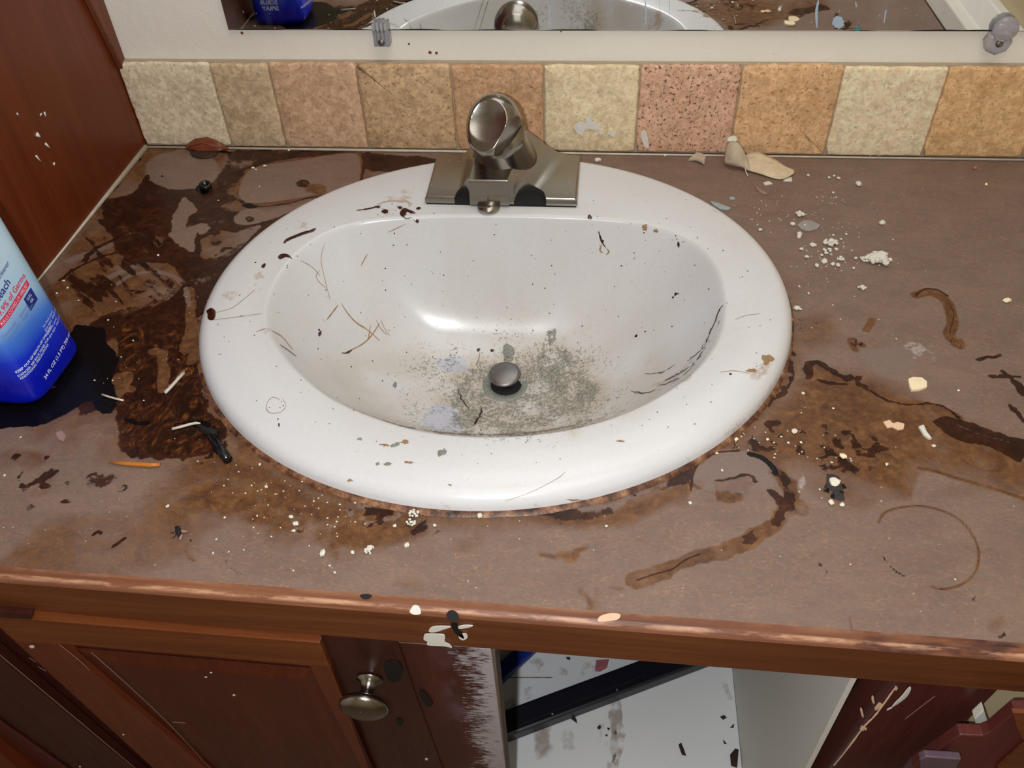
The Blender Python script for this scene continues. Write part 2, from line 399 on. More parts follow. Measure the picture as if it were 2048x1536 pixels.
M['peach'] = plain('peach flake', srgb(226, 190, 160), .7, 0, .12, 200)
M['paper'] = plain('aged peeled paper', srgb(208, 190, 160), .75, 0, .3, 160)
M['paper_grey'] = plain('dirty peeled paper', srgb(186, 172, 150), .8, 0, .3, 180)
M['leaf'] = plain('shrivelled brown leaf', srgb(116, 58, 34), .35, 0, .55, 130)
M['splinter'] = wood('amber splinter', srgb(150, 84, 24), srgb(196, 120, 44), srgb(224, 152, 70), 'x', .4, 3)
M['white_paint'] = plain('white paint spot', srgb(224, 222, 214), .45, 0, .1, 200)
M['black_paint'] = plain('black drip', srgb(13, 10, 12), .6, 0, .3, 100)
M['drip'] = plain('dried dark brown drip', srgb(56, 20, 11), .2, 0, .5, 250)
M['drip_tan'] = plain('dried tan drip', srgb(150, 120, 86), .4, 0, .3, 250)
M['drip_red'] = plain('dried red brown drip', srgb(116, 62, 40), .3, 0, .4, 250)
M['drip_blue'] = plain('pale blue toothpaste', srgb(168, 190, 210), .4, 0, .1, 150)
M['teal'] = plain('teal paint', srgb(60, 140, 136), .4, 0, .1, 150)
M['smear_grey'] = plain('grey translucent residue', srgb(148, 142, 140), .5, 0, .25, 300)
M['packet'] = plain('glossy purplish plastic', srgb(92, 74, 86), .15, 0, .4, 90)
M['sliver_grey'] = plain('blue grey sliver', srgb(150, 162, 166), .5, 0, .15, 150)
M['strand'] = plain('pale strand', srgb(206, 196, 176), .3, 0, .1, 100)
M['scratch'] = plain('pale scratch', srgb(150, 120, 116), .5, 0, .2, 100)
M['black_bar'] = plain('black painted bar', srgb(22, 22, 34), .35, 0, .3, 60)
M['blue_bar'] = plain('blue plastic', srgb(24, 44, 130), .35, 0, .2, 60)
M['pink'] = plain('pink scrap', srgb(176, 104, 110), .6, 0, .25, 100)
M['inside_grey'] = plain('white cabinet lining', srgb(226, 223, 216), .6, 0, .05, 12)
M['board_edge'] = plain('raw board edge', srgb(112, 98, 86), .8, 0, .2, 200)
M['dark_scrap'] = plain('dark flake', srgb(50, 30, 20), .6, 0, .4, 200)
M['mould'] = plain('black mould', srgb(52, 48, 44), .9, 0, .5, 500)
M['lump'] = plain('dried white lump', srgb(226, 220, 204), .7, 0, .15, 300)
M['red_speck'] = plain('pink speck', srgb(190, 110, 100), .7, 0, .1, 100)
def m_clear():
    t = NT('clear plastic'); n = t.noise(300, 2)
    t.set(Base_Color=t.mix(n, srgb(225, 225, 235), srgb(245, 245, 250)), Roughness=.12, Transmission_Weight=.75, IOR=1.46); return t.m
M['clear'] = m_clear()
def m_mirror():
    t = NT('mirror glass'); n = t.noise(120, 3); sp = t.mr(t.noise(240, 2, .5), .715, .74, 0, .45)
    sm = t.mr(t.noise(4, 4, .6, t.map((6, 1, 1.2))), .5, .8, 0, .1)
    d = t.math('MAXIMUM', sp, sm)
    t.set(Base_Color=t.mix(d, (.80, .82, .82, 1), srgb(190, 196, 204)), Metallic=t.mr(d, 0, 1, 1, 0), Roughness=t.mr(d, 0, 1, .015, .5)); return t.m
M['mirror'] = m_mirror()
def m_seal():
    t = NT('brown stained sealant'); n = t.noise(90, 5, .65); n2 = t.noise(400, 3)
    c = t.ramp(n, [(.34, srgb(44, 22, 14)), (.46, srgb(88, 52, 32)), (.58, srgb(132, 92, 64)), (.72, srgb(176, 138, 104))])
    c = t.mix(t.mr(n2, .55, .7, 0, .5), c, srgb(70, 40, 28)); t.set(Base_Color=c, Roughness=.45); t.bump(n2, .4, .001); return t.m
M['sealant'] = m_seal()
def m_paintstile():
    t = NT('mahogany smeared with white paint')
    v = t.map((60, 60, 3)); n1 = t.noise(1, 5, .6, v); c = t.ramp(n1, [(.3, srgb(56, 22, 16)), (.7, srgb(84, 36, 24))])
    P = t.sep(t.pos()); g = t.mr(P[0], .395, .458)     # towards the board's right edge
    a = t.noise(1, 5, .75, t.map((120, 40, 420))); b = t.noise(45, 4, .6)
    m = t.math('ADD', t.math('MULTIPLY', g, .42), t.math('ADD', t.math('MULTIPLY', a, .55), t.math('MULTIPLY', b, .35)))
    k = t.mr(m, .72, .79); c = t.mix(t.math('MULTIPLY', k, .9), c, srgb(190, 184, 190))
    h = t.math('MULTIPLY', t.mr(t.noise(30, 4, .6, t.map((1, 1, .5))), .52, .68), t.mr(P[0], .41, .44, 0, .45)); c = t.mix(h, c, srgb(150, 128, 150))
    t.set(Base_Color=c, Roughness=.4); t.bump(k, .4, .0008); return t.m
M['paint_stile'] = m_paintstile()
def m_cabfloor():
    t = NT('dirty white cabinet floor'); A = t.attr('grime_a'); e = t.noise(140, 4, .7); e2 = t.noise(420, 3)
    jit = t.math('MULTIPLY', t.math('SUBTRACT', e, .5), .8)
    c = t.mix(t.noise(12, 3), srgb(238, 241, 246), srgb(246, 248, 250))
    c = t.mix(t.mr(t.math('ADD', A[1], jit), .35, .75, 0, .7), c, srgb(150, 128, 106))
    c = t.mix(t.mr(t.math('ADD', A[0], jit), .45, .6, 0, .8), c, srgb(74, 52, 40))
    c = t.mix(t.mr(e2, .7, .73, 0, .6), c, srgb(110, 96, 84))
    t.set(Base_Color=c, Roughness=.45); return t.m
M['cab_floor'] = m_cabfloor()
def m_bottle():
    t = NT('printed bottle plastic'); P = t.sep(t.pos())
    n = t.noise(20, 2); z = t.math('ADD', P[2], t.math('MULTIPLY', t.math('SUBTRACT', n, .5), .012))
    z = t.math('ADD', z, t.math('MULTIPLY', P[1], .10))
    c = t.ramp(t.mr(z, -.04, .08), [(.18, srgb(8, 22, 178)), (.36, srgb(16, 52, 214)), (.5, srgb(70, 128, 226)), (.66, srgb(160, 200, 232)), (1, srgb(182, 212, 232))])
    t.set(Base_Color=c, Roughness=.22, Specular_IOR_Level=.5, Coat_Weight=.3); return t.m
M['bottle'] = m_bottle()
M['bottle_base'] = plain('blue bottle base', srgb(12, 24, 160), .25, 0, .1, 40)
M['print_blue'] = plain('dark blue print', srgb(18, 34, 130), .4, 0, .03, 40)
M['print_red'] = plain('red print', srgb(216, 40, 70), .4, 0, .03, 40)
M['print_pink'] = plain('crimson band', srgb(214, 44, 96), .4, 0, .03, 40)
M['print_white'] = plain('white print', srgb(210, 225, 245), .4, 0, .03, 40)
M['print_grey'] = plain('grey blue print', srgb(110, 140, 180), .4, 0, .03, 40)
M['spray_head'] = plain('white spray head', srgb(226, 228, 230), .35, 0, .03, 40)

# ================================================================== THE SETTING
FY0, FSL = -.5642, -.0123
def fy(x): return FY0+FSL*x
XR = .962
def st(o, k='structure'): o['kind'] = k; return o
st(box('wall_back', (-.7, .0, -.8), (1.25, .06, 1.5), M['wall']))
st(box('floor', (-.7, -2.0, -.86), (1.9, .06, -.8), M['floor']))
st(box('ceiling', (-.7, -2.0, 1.5), (1.9, .06, 1.56), M['beige_wall']))
st(box('wall_front', (-.7, -2.06, -.86), (1.9, -2.0, 1.56), M['beige_wall']))
st(box('wall_left', (-.76, -2.0, -.86), (-.7, .06, 1.56), M['wall']))
st(box('wall_right', (1.0, -.62, -.8), (1.06, 0, 1.5), M['beige_wall']))
st(box('wall_far_right', (1.9, -2.0, -.8), (1.96, .06, 1.5), M['beige_wall']))
# white moulding along the wall at the counter's right end
mo = tag(thing('counter_end_moulding', 'white painted moulding with a screw along the right end of the counter', 'moulding'), None)
prism('moulding_profile', [(XR+.001, 0, 0), (1.0, 0, 0), (1.0, 0, .055), (.988, 0, .055), (.974, 0, .03), (XR+.001, 0, .028)], (0, -.57, 0), M['white_trim'], mo, .002)
lathe('screw', [(.004, 0), (.004, .001), (.002, .0018)], (.981, -.40, .0425), (-.87, 0, .5), M['dull_metal'], mo, 12)

# ---------------------------------------------------------------- backsplash tiles
TH = .0979
xs = [0.0, .1019, .166, .2598, .3593, .455, .5527, .6531, .7512, .8504, .9497, .999]
TH = .0979
cols = [((218, 202, 174), (201, 181, 150), .25), ((196, 173, 140), (177, 149, 110), .2), ((202, 166, 134), (184, 142, 106), .3), ((196, 163, 124), (172, 138, 94), .5),
        ((197, 155, 117), (176, 134, 90), .4), ((222, 202, 166), (210, 186, 142), .05), ((208, 166, 138), (195, 149, 119), 1.0), ((212, 171, 126), (194, 148, 98), .6),
        ((230, 211, 178), (220, 198, 158), .15), ((212, 173, 124), (194, 148, 94), .5), ((218, 184, 152), (202, 166, 132), .3)]
bs = st(box('trim_backsplash', (0, -.006, .0005), (.9999, -.0004, TH+.0004), M['grout']))
def tile(i):
    x0, x1 = xs[i]+.0007, xs[i+1]-.0007; rs = np.random.RandomState(30+i)
    n = 14; zt0 = .0028; zt1 = TH-.0006+rs.uniform(-.001, .001); pts = []
    cr = .0022
    def edge(a, b, m):
        return [(a[0]+(b[0]-a[0])*k/m, a[1]+(b[1]-a[1])*k/m) for k in range(m)]
    loop = edge((x0+cr, zt0), (x1-cr, zt0), n)+edge((x1-cr*.3, zt0+cr*.3), (x1-cr*.1, zt0+cr), 2)+edge((x1, zt0+cr), (x1, zt1-cr), n)+edge((x1-cr*.1, zt1-cr), (x1-cr*.6, zt1-cr*.2), 2)+edge((x1-cr, zt1), (x0+cr, zt1), n)+edge((x0+cr*.4, zt1-cr*.2), (x0+cr*.1, zt1-cr*.6), 2)+edge((x0, zt1-cr), (x0, zt0+cr), n)
    loop = [(min(max(x+rs.uniform(-.0007, .0007), xs[i]+.0006), xs[i+1]-.0006), z+rs.uniform(-.0006, .0006)) for x, z in loop]
    cx, cz = (x0+x1)/2, (zt0+zt1)/2; yf = -.0098-rs.uniform(0, .0012); m = len(loop)
    vs = [(x, -.003, z) for x, z in loop]+[(x, yf+.0014, z) for x, z in loop]
    def ins(d): return [(cx+(x-cx)*(1-d/(x1-x0)*2), cz+(z-cz)*(1-d/TH*2)) for x, z in loop]
    vs += [(x, yf+.0004, z) for x, z in ins(.0008)]+[(x, yf, z) for x, z in ins(.002)]+[(x, yf, z) for x, z in ins(.018)]+[(cx, yf+.0003, cz)]
    fs = []
    for r in range(4):
        for k in range(m): fs.append((r*m+k, r*m+(k+1) % m, (r+1)*m+(k+1) % m, (r+1)*m+k))
    for k in range(m): fs.append((4*m+k, 4*m+(k+1) % m, 5*m))
    b, a, p = cols[i]
    pitc = srgb(*[c*.5 for c in a]) if i != 6 else srgb(96, 58, 40)
    o = pyd('tile', vs, fs, m_tile(i, srgb(*[min(255, q+12) for q in b]), srgb(*[int(.5*q+.5*r+6) for q, r in zip(a, b)]), pitc, p, i in (5, 4, 8)), bs, True)
    return o
for i in range(11): tile(i)
def puddle(name, pts, mat, parent, conv, thick=.0006, nrm=(0, 0, 1), bev=.0003, sm=True):
    P = [conv(*p) for p in pts]
    if sm: P = catmull(P, True, 4)
    n = np.array(nrm, float); P = [p+n*.0001 for p in P]
    o = prism(name, P, n*thick, mat, parent)
    return o
# white paint scrape on the sixth tile
T = lambda px, py: ony(px, py, -.0112)
for sp_ in ([(1148, 250), (1160, 243), (1172, 246), (1172, 234), (1180, 231), (1184, 242), (1196, 248), (1200, 258), (1188, 259), (1176, 257), (1168, 262), (1166, 271), (1158, 268), (1150, 260)],
            [(1198, 262), (1205, 260), (1207, 268), (1200, 268)], [(1214, 265), (1222, 262), (1232, 262), (1228, 273), (1220, 270)], [(1282, 264), (1292, 262), (1298, 292), (1290, 294), (1284, 280)]):
    tag(puddle('paint_scrape', sp_, M['white_paint'], bs, T, .0004, (0, -1, 0)), 'white paint scrape on the tiles')
# caulk along the wall joint and the left panel
lc = tube('trim_caulk', [(0, -.012, .001), (.3, -.0125, .0015), (.6, -.012, .001), (.999, -.012, .0012)], [.0014, .0018, .0012, .0015], M['caulk'], None, 8, .8); st(lc)

# ---------------------------------------------------------------- left tall cabinet side
LC = thing('tall_cabinet', 'reddish brown stained side of the tall cabinet left of the counter', 'cabinet')
box('side_panel', (-.02, -.555, -.8), (0, -.0005, 1.2), M['side_wood'], LC, .001)
TR = [onx(171, 0), onx(236, 130), onx(294, 284)]
prism('scribe_trim', [(0, -.0008, .001), (0, -.006, .001), (0, -.010, .09), (0, -.026, .17), (0, -.05, .30), (0, -.05, 1.2), (0, -.0008, 1.2)], (.007, 0, 0), M['trim_wood'], LC, .0015)
box('front_stile', (-.05, -.58, -.8), (0, -.5555, 1.2), M['side_wood'], LC, .001)
X0 = lambda px, py: onx(px, py, .0)
for (a, b, wd) in [((33, 226), (36, 231), .0008), ((88, 224), (91, 233), .001), ((82, 227), (80, 232), .0008), ((72, 268), (79, 274), .0022), ((90, 287), (99, 296), .0012), ((71, 311), (81, 323), .0009), ((107, 325), (108, 331), .0012)]:
    p, q = X0(*a), X0(*b)
    tag(tube('scuff_mark', [p+np.array([.0003, 0, 0]), q+np.array([.0003, 0, 0])], [wd, wd*.5], M['white_paint'], LC, 6), 'pale scuff mark')
tube('caulk_bead', [(.0008, -.013, .0012), (.0008, -.2, .001), (.0008, -.35, .0012), (.0008, -.55, .001)], [.0036, .0012, .0009, .0009], M['caulk'], LC, 6)

# ---------------------------------------------------------------- mirror
MZ = .1305
mir = thing('wall_mirror', 'frameless wall mirror spattered with toothpaste above the tiles', 'mirror', None, (.131, 0, MZ))
box('mirror_glass', (.131, -.005, MZ), (.985, -.0005, 1.0), M['mirror'], mir, .0008, 1)
# dark perished lower edge
vs = []; rs = np.random.RandomState(3); N = 160
for k in range(N+1):
    x = .1312+(.984-.1312)*k/N; h = .0006+.0012*max(0, float(fbm(np.array([x]), np.array([0.]), 26, 3, 8)[0])+.15)
    vs += [(x, -.00525, MZ+.0002), (x, -.00525, MZ+h)]
tag(pyd('edge_corrosion', vs, [(2*k, 2*k+2, 2*k+3, 2*k+1) for k in range(N)], M['black_paint'], mir), 'black perished lower edge of the mirror')
MY = lambda px, py: ony(px, py, -.0053)
def ribbon(name, pts, wd, mat, parent, conv, nrm, off=.0003, taper=True, sm=True):
    P = [np.array(conv(*p)) for p in pts]
    if sm and len(P) > 2: P = catmull(P, False, 5)
    n = np.array(nrm, float); m = len(P); vs = []
    for i, p in enumerate(P):
        t = P[min(i+1, m-1)]-P[max(i-1, 0)]; s = np.cross(n, t); s = s/(np.linalg.norm(s)+1e-9)
        u = i/(m-1); w_ = wd*(.25+.75*math.sin(math.pi*min(1, max(0, u)))**.6 if taper else 1)*(.8+.4*random.random())/2
        vs += [p-s*w_, p+n*off, p+s*w_]
    fs = []
    for i in range(m-1):
        fs += [(3*i, 3*i+3, 3*i+4, 3*i+1), (3*i+1, 3*i+4, 3*i+5, 3*i+2)]
    return pyd(name, vs, fs, mat, parent, True)
dn = (0, -1, 0)
for pts, wd, mt in ([[(1637, 0), (1633, 25), (1634, 56)], .0026, 'drip_blue'], [[(1711, 4), (1713, 14)], .005, 'drip_blue'], [[(1670, 34), (1676, 44), (1683, 55)], .009, 'drip_blue'],
                    [[(1290, 0), (1292, 30), (1290, 54)], .0014, 'drip_blue'], [[(1318, 0), (1322, 40)], .001, 'drip_blue'], [[(1340, 2), (1338, 36)], .0012, 'drip_blue'], [[(1096, 0), (1100, 30), (1098, 56)], .0016, 'drip_blue'],
                    [[(1772, 20), (1768, 46)], .005, 'drip_blue'], [[(1475, 8), (1476, 14)], .002, 'drip_blue'], [[(1468, 30), (1472, 46)], .002, 'drip_blue']):
    tag(ribbon('toothpaste_drip', pts, wd, M[mt], mir, MY, dn), 'pale blue dried drip on the mirror')
tag(puddle('teal_spot', [(1712, 54), (1720, 52), (1719, 60), (1711, 61)], M['teal'], mir, MY, .0008, dn), 'teal spot on the lower edge')
tag(puddle('tan_flake', [(1578, 34), (1590, 33), (1599, 38), (1590, 42), (1579, 41)], M['cream'], mir, MY, .0006, dn), 'cream flake stuck to the glass')
def clip(px, py, rib, label):
    p = ony(px, py, 0); t = thing('mirror_clip', label, 'clip', 'clear plastic mirror clips', (p[0], 0, p[2])); x, z = p[0], p[2]
    if rib:
        for k in range(4): box('rib', (x-.0078+k*.0041, -.0125, MZ-.014), (x-.0047+k*.0041, -.0006, MZ+.0105-abs(k-1.5)*.001), M['clear'], t, .0008)
        box('clip_body', (x-.007, -.0112, MZ-.0135), (x+.0085, -.0008, MZ-.001), M['clear'], t, .001)
    else:
        lathe('clip_body', [(.0125, 0), (.0125, .007), (.0115, .009), (.006, .0092)], (x, -.0006, MZ-.009), (0, -1, 0), M['clear'], t, 8)
        lathe('clip_cap', [(.0115, 0), (.0115, .004), (.009, .006)], (x+.001, -.0075, MZ+.004), (0, -1, 0), M['clear'], t, 14)
    h = MZ-.0095
    lathe('screw', [(.0034, 0), (.0034, .0012), (.0012, .0022)], (x, -.0098 if not rib else -.0114, h), (0, -1, 0), M['dull_metal'], t, 14)
clip(766, 65, True, 'ribbed clear plastic mirror clip with a screw, left of the faucet')
clip(1998, 62, False, 'round clear plastic mirror clip with a screw, near the right edge')
for (px, py, r, lb) in [(818, 88, .0012, 'small rust spot right below the ribbed mirror clip'), (860, 105, .0018, 'rust spot just above the tiles, left of a close pair'), (873, 106, .0016, 'rust spot just above the tiles, right of a close pair'), (484, 66, .0016, 'rust spot under the lower left corner of the mirror'), (1122, 63, .0008, 'faint tiny rust spot under the mirror above the faucet')]:
    p = ony(px, py, 0); o = lathe('rust_spot', [(r, 0), (r*.6, .0006)], (p[0], -.0001, p[2]), (0, -1, 0), M['drip_red'], None, 10)
    tag(o, lb, 'stain', 'rust spots under the mirror')

# ================================================================== SINK surface
EC = np.array([.4277, -.268]); EA, EB, ETH = .2541, .2337, .0613
D0 = np.array([.430, -.257]); DEP = .128; ZR = .0125
op_px = [(532, 640), (545, 575), (588, 512), (650, 467), (720, 444), (830, 433), (960, 430), (1090, 432), (1200, 437), (1300, 450), (1385, 484), (1432, 535), (1450, 600), (1440, 670), (1402, 730), (1340, 780), (1250, 826), (1150, 856), (1040, 871), (930, 872), (830, 859), (740, 832), (660, 795), (600, 748), (555, 695)]
OP = np.array(catmull([onz(px, py, ZR)[:2] for px, py in op_px], True, 16))
_t = np.arctan2(OP[:, 1]-D0[1], OP[:, 0]-D0[0]); _o = np.argsort(_t); _t = _t[_o]; _rr = np.hypot(OP[:, 0]-D0[0], OP[:, 1]-D0[1])[_o]
def Ropen(th): return np.interp(th, np.r_[_t[-1]-2*np.pi, _t, _t[0]+2*np.pi], np.r_[_rr[-1], _rr, _rr[0]])
def Rout(th, f=1.0):
    dx, dy = np.cos(th), np.sin(th); ca, sa = math.cos(ETH), math.sin(ETH)
    ox, oy = D0-EC; a = (dx*ca+dy*sa)/(EA*f); b = (-dx*sa+dy*ca)/(EB*f); e = (ox*ca+oy*sa)/(EA*f); g = (-ox*sa+oy*ca)/(EB*f)
    A = a*a+b*b; B = 2*(a*e+b*g); Cc = e*e+g*g-1
    return (-B+np.sqrt(B*B-4*A*Cc))/(2*A)
def Hs(x, y):
    x = np.asarray(x, float); y = np.asarray(y, float)
    dx, dy = x-D0[0], y-D0[1]; th = np.arctan2(dy, dx); r = np.hypot(dx, dy); Ro = Ropen(th); Re = Rout(th)
    s = r/Ro; t = np.clip((r-Ro)/(Re-Ro), 0, 1)
    rim = ZR+.0025*np.sin(np.pi*np.clip(t, 0, 1))
    q = np.clip((r-(Re-.013))/.013, 0, 1); rim = rim*np.sqrt(np.maximum(0, 1-q**2.4))
    bowl = np.where(s < 1, ZR+.001-DEP*(1-np.clip(s, 0, 1)**3.0), ZR+.001+DEP*3*(s-1))
    bowl = bowl+.012*np.exp(-(r/.03)**2)*0-.006*np.exp(-(r/.028)**2)
    k = .0045; h = np.clip(.5+.5*(bowl-rim)/k, 0, 1)
    return np.where(r > Ro+.02, rim, bowl*(1-h)+rim*h-k*h*(1-h))
def onsink(px, py):
    d = ray(px, py); z1 = .02; t = (z1-CAM[2])/d[2]; p = CAM+t*d; prev = p
    for _ in range(400):
        q = p+d*.0015
        if q[2] < float(Hs(q[0], q[1])):
            a, b = p, q
            for _ in range(12):
                m = (a+b)/2
                if m[2] < float(Hs(m[0], m[1])): b = m
                else: a = m
            return b
        p = q
    return p
sink = thing('washbasin', 'oval white porcelain drop-in basin stained with grime and brown drips', 'sink', None, (D0[0], D0[1], 0))
NTH = 1040; s_in = np.linspace(0.0, 1, 105)[1:]; s_in = np.r_[s_in]; t_out = np.linspace(0, 1, 58)[1:]
th = np.linspace(-np.pi, np.pi, NTH, endpoint=False); Ro = Ropen(th); Re = Rout(th)
rad = [s*Ro for s in s_in]+[Ro+(Re-Ro)*t for t in t_out]
X = np.concatenate([D0[0]+r*np.cos(th) for r in rad]); Y = np.concatenate([D0[1]+r*np.sin(th) for r in rad]); Z = Hs(X, Y)
Z[-NTH:] = 0.0004
nr = len(rad)
V = np.stack([X-D0[0], Y-D0[1], Z], 1)
# underside skin so that the basin has thickness
def ringfaces(nr, base=0):
    k = np.arange(NTH); k2 = (k+1) % NTH; F = []
    for i in range(nr-1): F.append(np.stack([i*NTH+k, i*NTH+k2, (i+1)*NTH+k2, (i+1)*NTH+k], 1))
    return np.concatenate(F)+base
F = ringfaces(nr)
def np_mesh(name, V, F):
    me = bpy.data.meshes.new(name); me.vertices.add(len(V)); me.vertices.foreach_set('co', V.astype(np.float32).ravel())
    me.loops.add(F.size); me.loops.foreach_set('vertex_index', F.astype(np.int32).ravel())
    me.polygons.add(len(F)); me.polygons.foreach_set('loop_start', np.arange(0, F.size, 4, dtype=np.int32)); me.polygons.foreach_set('loop_total', np.full(len(F), 4, np.int32))
    me.update(calc_edges=True); me.polygons.foreach_set('use_smooth', np.ones(len(F), bool)); return me
me = np_mesh('basin', V, F)
G = Grime(X, Y, onsink, 6)
# 0 dark, 1 tan, 2 mould, 3 blue, 4 film
R_ = np.hypot(X-D0[0], Y-D0[1]); TH_ = np.arctan2(Y-D0[1], X-D0[0]); sN = R_/Ropen(TH_)
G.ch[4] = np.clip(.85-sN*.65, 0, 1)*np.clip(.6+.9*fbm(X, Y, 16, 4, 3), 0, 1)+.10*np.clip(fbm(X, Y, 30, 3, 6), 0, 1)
spk = thr(420, .02, .35, 11, 3); spk2 = lambda x, y: np.clip(thr(420, -.25, .2, 11, 3)(x, y)*thr(70, -.5, .1, 5)(x, y), 0, 1)
G.poly(2, [(890, 790), (930, 735), (985, 722), (1040, 722), (1075, 700), (1090, 660), (1112, 662), (1118, 700), (1160, 725), (1195, 765), (1190, 830), (1120, 866), (1000, 872), (930, 868), (905, 840)], .50, .016, tex=thr(60, -.9, .1, 5))
G.poly(4, [(860, 800), (920, 720), (1040, 690), (1120, 670), (1200, 730), (1230, 800), (1150, 868), (1000, 874), (900, 868)], 1.0, .02, tex=thr(50, -1.2, .1, 5))
G.poly(4, [(640, 700), (900, 660), (1250, 680), (1360, 740), (1240, 840), (1000, 872), (800, 855), (690, 800)], .62, .03, tex=thr(30, -.8, .3, 15))
G.poly(2, [(1060, 700), (1130, 695), (1165, 735), (1200, 770), (1190, 810), (1130, 800), (1080, 770)], .66, .014, tex=thr(60, -.8, .1, 4))
G.poly(2, [(900, 780), (945, 770), (960, 820), (950, 868), (915, 866)], .6, .010, tex=thr(60, -.8, .1, 9))
G.poly(2, [(1006, 692), (1014, 686), (1026, 690), (1030, 705), (1024, 722), (1010, 722), (1006, 708)], .95, .003)
G.poly(2, [(1094, 662), (1104, 656), (1114, 660), (1112, 676), (1108, 695), (1098, 690)], .7, .004, tex=thr(300, -.3, .2, 2))
G.poly(2, [(800, 700), (1000, 640), (1200, 680), (1270, 780), (1150, 870), (880, 870), (780, 800)], .34, .04, tex=thr(60, -.7, .3, 13))
G.poly(3, [(855, 820), (880, 806), (915, 820), (930, 850), (915, 866), (870, 862), (845, 840)], .9, .004)
G.poly(3, [(880, 715), (925, 712), (935, 740), (905, 750), (880, 738)], .7, .004)
# thin broken tan and dark line under the front lip
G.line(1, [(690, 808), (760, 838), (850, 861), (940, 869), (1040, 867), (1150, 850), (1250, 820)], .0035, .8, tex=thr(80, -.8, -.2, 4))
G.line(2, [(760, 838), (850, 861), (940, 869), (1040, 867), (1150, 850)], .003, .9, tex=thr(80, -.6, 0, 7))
for a in ([(1180, 433), (1176, 438)], [(1442, 614), (1425, 650), (1400, 700), (1370, 735), (1330, 762)], [(1405, 700), (1370, 748), (1318, 780), (1300, 782)], [(1440, 640), (1415, 690), (1395, 720)]):
    G.line(0, a, .0022, .6, tex=thr(160, -.7, .1, 3))
G.poly(1, [(1300, 770), (1340, 750), (1385, 718), (1400, 728), (1350, 778), (1300, 800)], .7, .006, tex=thr(120, -.4, .3, 8))
# tan smears on the left lip and the deck
for e in [(790, 395, 30, 7), (815, 385, 22, 6), (760, 430, 30, 6), (830, 377, 14, 4), (470, 590, 26, 12), (520, 560, 14, 20), (600, 450, 24, 10), (1275, 386, 20, 5), (1300, 458, 16, 8), (1520, 745, 22, 20), (1535, 725, 14, 12), (1360, 388, 14, 4), (690, 430, 20, 6), (1430, 420, 14, 4), (545, 662, 22, 6), (1215, 500, 10, 12)]:
    G.ell(1, *e, .62, .005, tex=thr(150, -.5, .3, 6))
G.ell(1, 785, 410, 36, 12, .8, .002); G.ell(1, 785, 412, 29, 8, 1, .002, mode='mul')
# dirt around the foot of the rim
G.ch[1] = np.maximum(G.ch[1], np.clip((R_-(Rout(TH_)-.006))/.005, 0, 1)*np.clip(.35+.9*fbm(X, Y, 30, 3, 12), 0, 1)*.8)
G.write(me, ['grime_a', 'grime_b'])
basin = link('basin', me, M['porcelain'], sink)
# fine marks on the basin, thin dried drips laid on its surface
def snorm(x, y):
    e = .001; hx = float(Hs(x+e, y)-Hs(x-e, y))/(2*e); hy = float(Hs(x, y+e)-Hs(x, y-e))/(2*e); n = np.array([-hx, -hy, 1]); return n/np.linalg.norm(n)
class Bag:
    def __init__(s): s.v = []; s.f = []
    def stroke(s, pts, wd, conv, nf, off=.00035, taper=.2, sub=5, wob=0.0):
        P = [np.array(conv(*p)) for p in pts]
        if len(P) > 2: P = catmull(P, False, sub)
        elif len(P) == 2: P = [P[0]+(P[1]-P[0])*k/4 for k in range(5)]
        m = len(P); b = len(s.v)
        for i, p in enumerate(P):
            if wob: p = p+np.array([random.uniform(-wob, wob), random.uniform(-wob, wob), 0])
            n = nf(p); t = P[min(i+1, m-1)]-P[max(i-1, 0)]; q = np.cross(n, t); q = q/(np.linalg.norm(q)+1e-9); u = i/(m-1)
            w_ = wd/2*(taper+(1-taper)*math.sin(math.pi*u)**.7)*random.uniform(.65, 1.3)
            s.v += [tuple(p-q*w_+n*off*.5), tuple(p+n*off*1.6), tuple(p+q*w_+n*off*.5)]
        for i in range(m-1): s.f += [(b+3*i, b+3*i+3, b+3*i+4, b+3*i+1), (b+3*i+1, b+3*i+4, b+3*i+5, b+3*i+2)]
    def blob(s, px, py, rx, ry, conv, nf, ang=0, off=.0006, rag=.2, n=14):
        ca, sa = math.cos(math.radians(ang)), math.sin(math.radians(ang)); b = len(s.v)
        p = np.array(conv(px, py)); s.v.append(tuple(p+nf(p)*off))
        for i in range(n):
            t = 2*math.pi*i/n; k = 1+random.uniform(-rag, rag); x, y = rx*k*math.cos(t), ry*k*math.sin(t)
            q = np.array(conv(px+x*ca-y*sa, py+x*sa+y*ca)); s.v.append(tuple(q+nf(q)*.00015))
        for i in range(n): s.f.append((b, b+1+i, b+1+(i+1) % n))
    def shape(s, pts, conv, nf, off=.0005):
        P = [np.array(conv(*p)) for p in pts]; P = catmull(P, True, 4); c = sum(P)/len(P); b = len(s.v); m = len(P)
        s.v.append(tuple(c+nf(c)*off))
        s.v += [tuple(p*.3+c*.7+nf(p)*off) for p in P]+[tuple(p*.85+c*.15+nf(p)*off) for p in P]+[tuple(p+nf(p)*.00015) for p in P]
        for i in range(m):
            j = (i+1) % m
            s.f += [(b, b+1+i, b+1+j), (b+1+i, b+1+m+i, b+1+m+j, b+1+j), (b+1+m+i, b+1+2*m+i, b+1+2*m+j, b+1+m+j)]
    def build(s, name, mat, parent=None, label=None):
        o = pyd(name, s.v, s.f, mat, parent, True, recalc=True); o['kind'] = 'stuff'
        if label: o['label'] = label
        return o
sn = lambda p: snorm(p[0], p[1])
dk = Bag()
dk.shape([(800, 424), (808, 416), (820, 420), (830, 425), (838, 440), (834, 446), (824, 436), (812, 438), (802, 432)], onsink, sn, .0009)
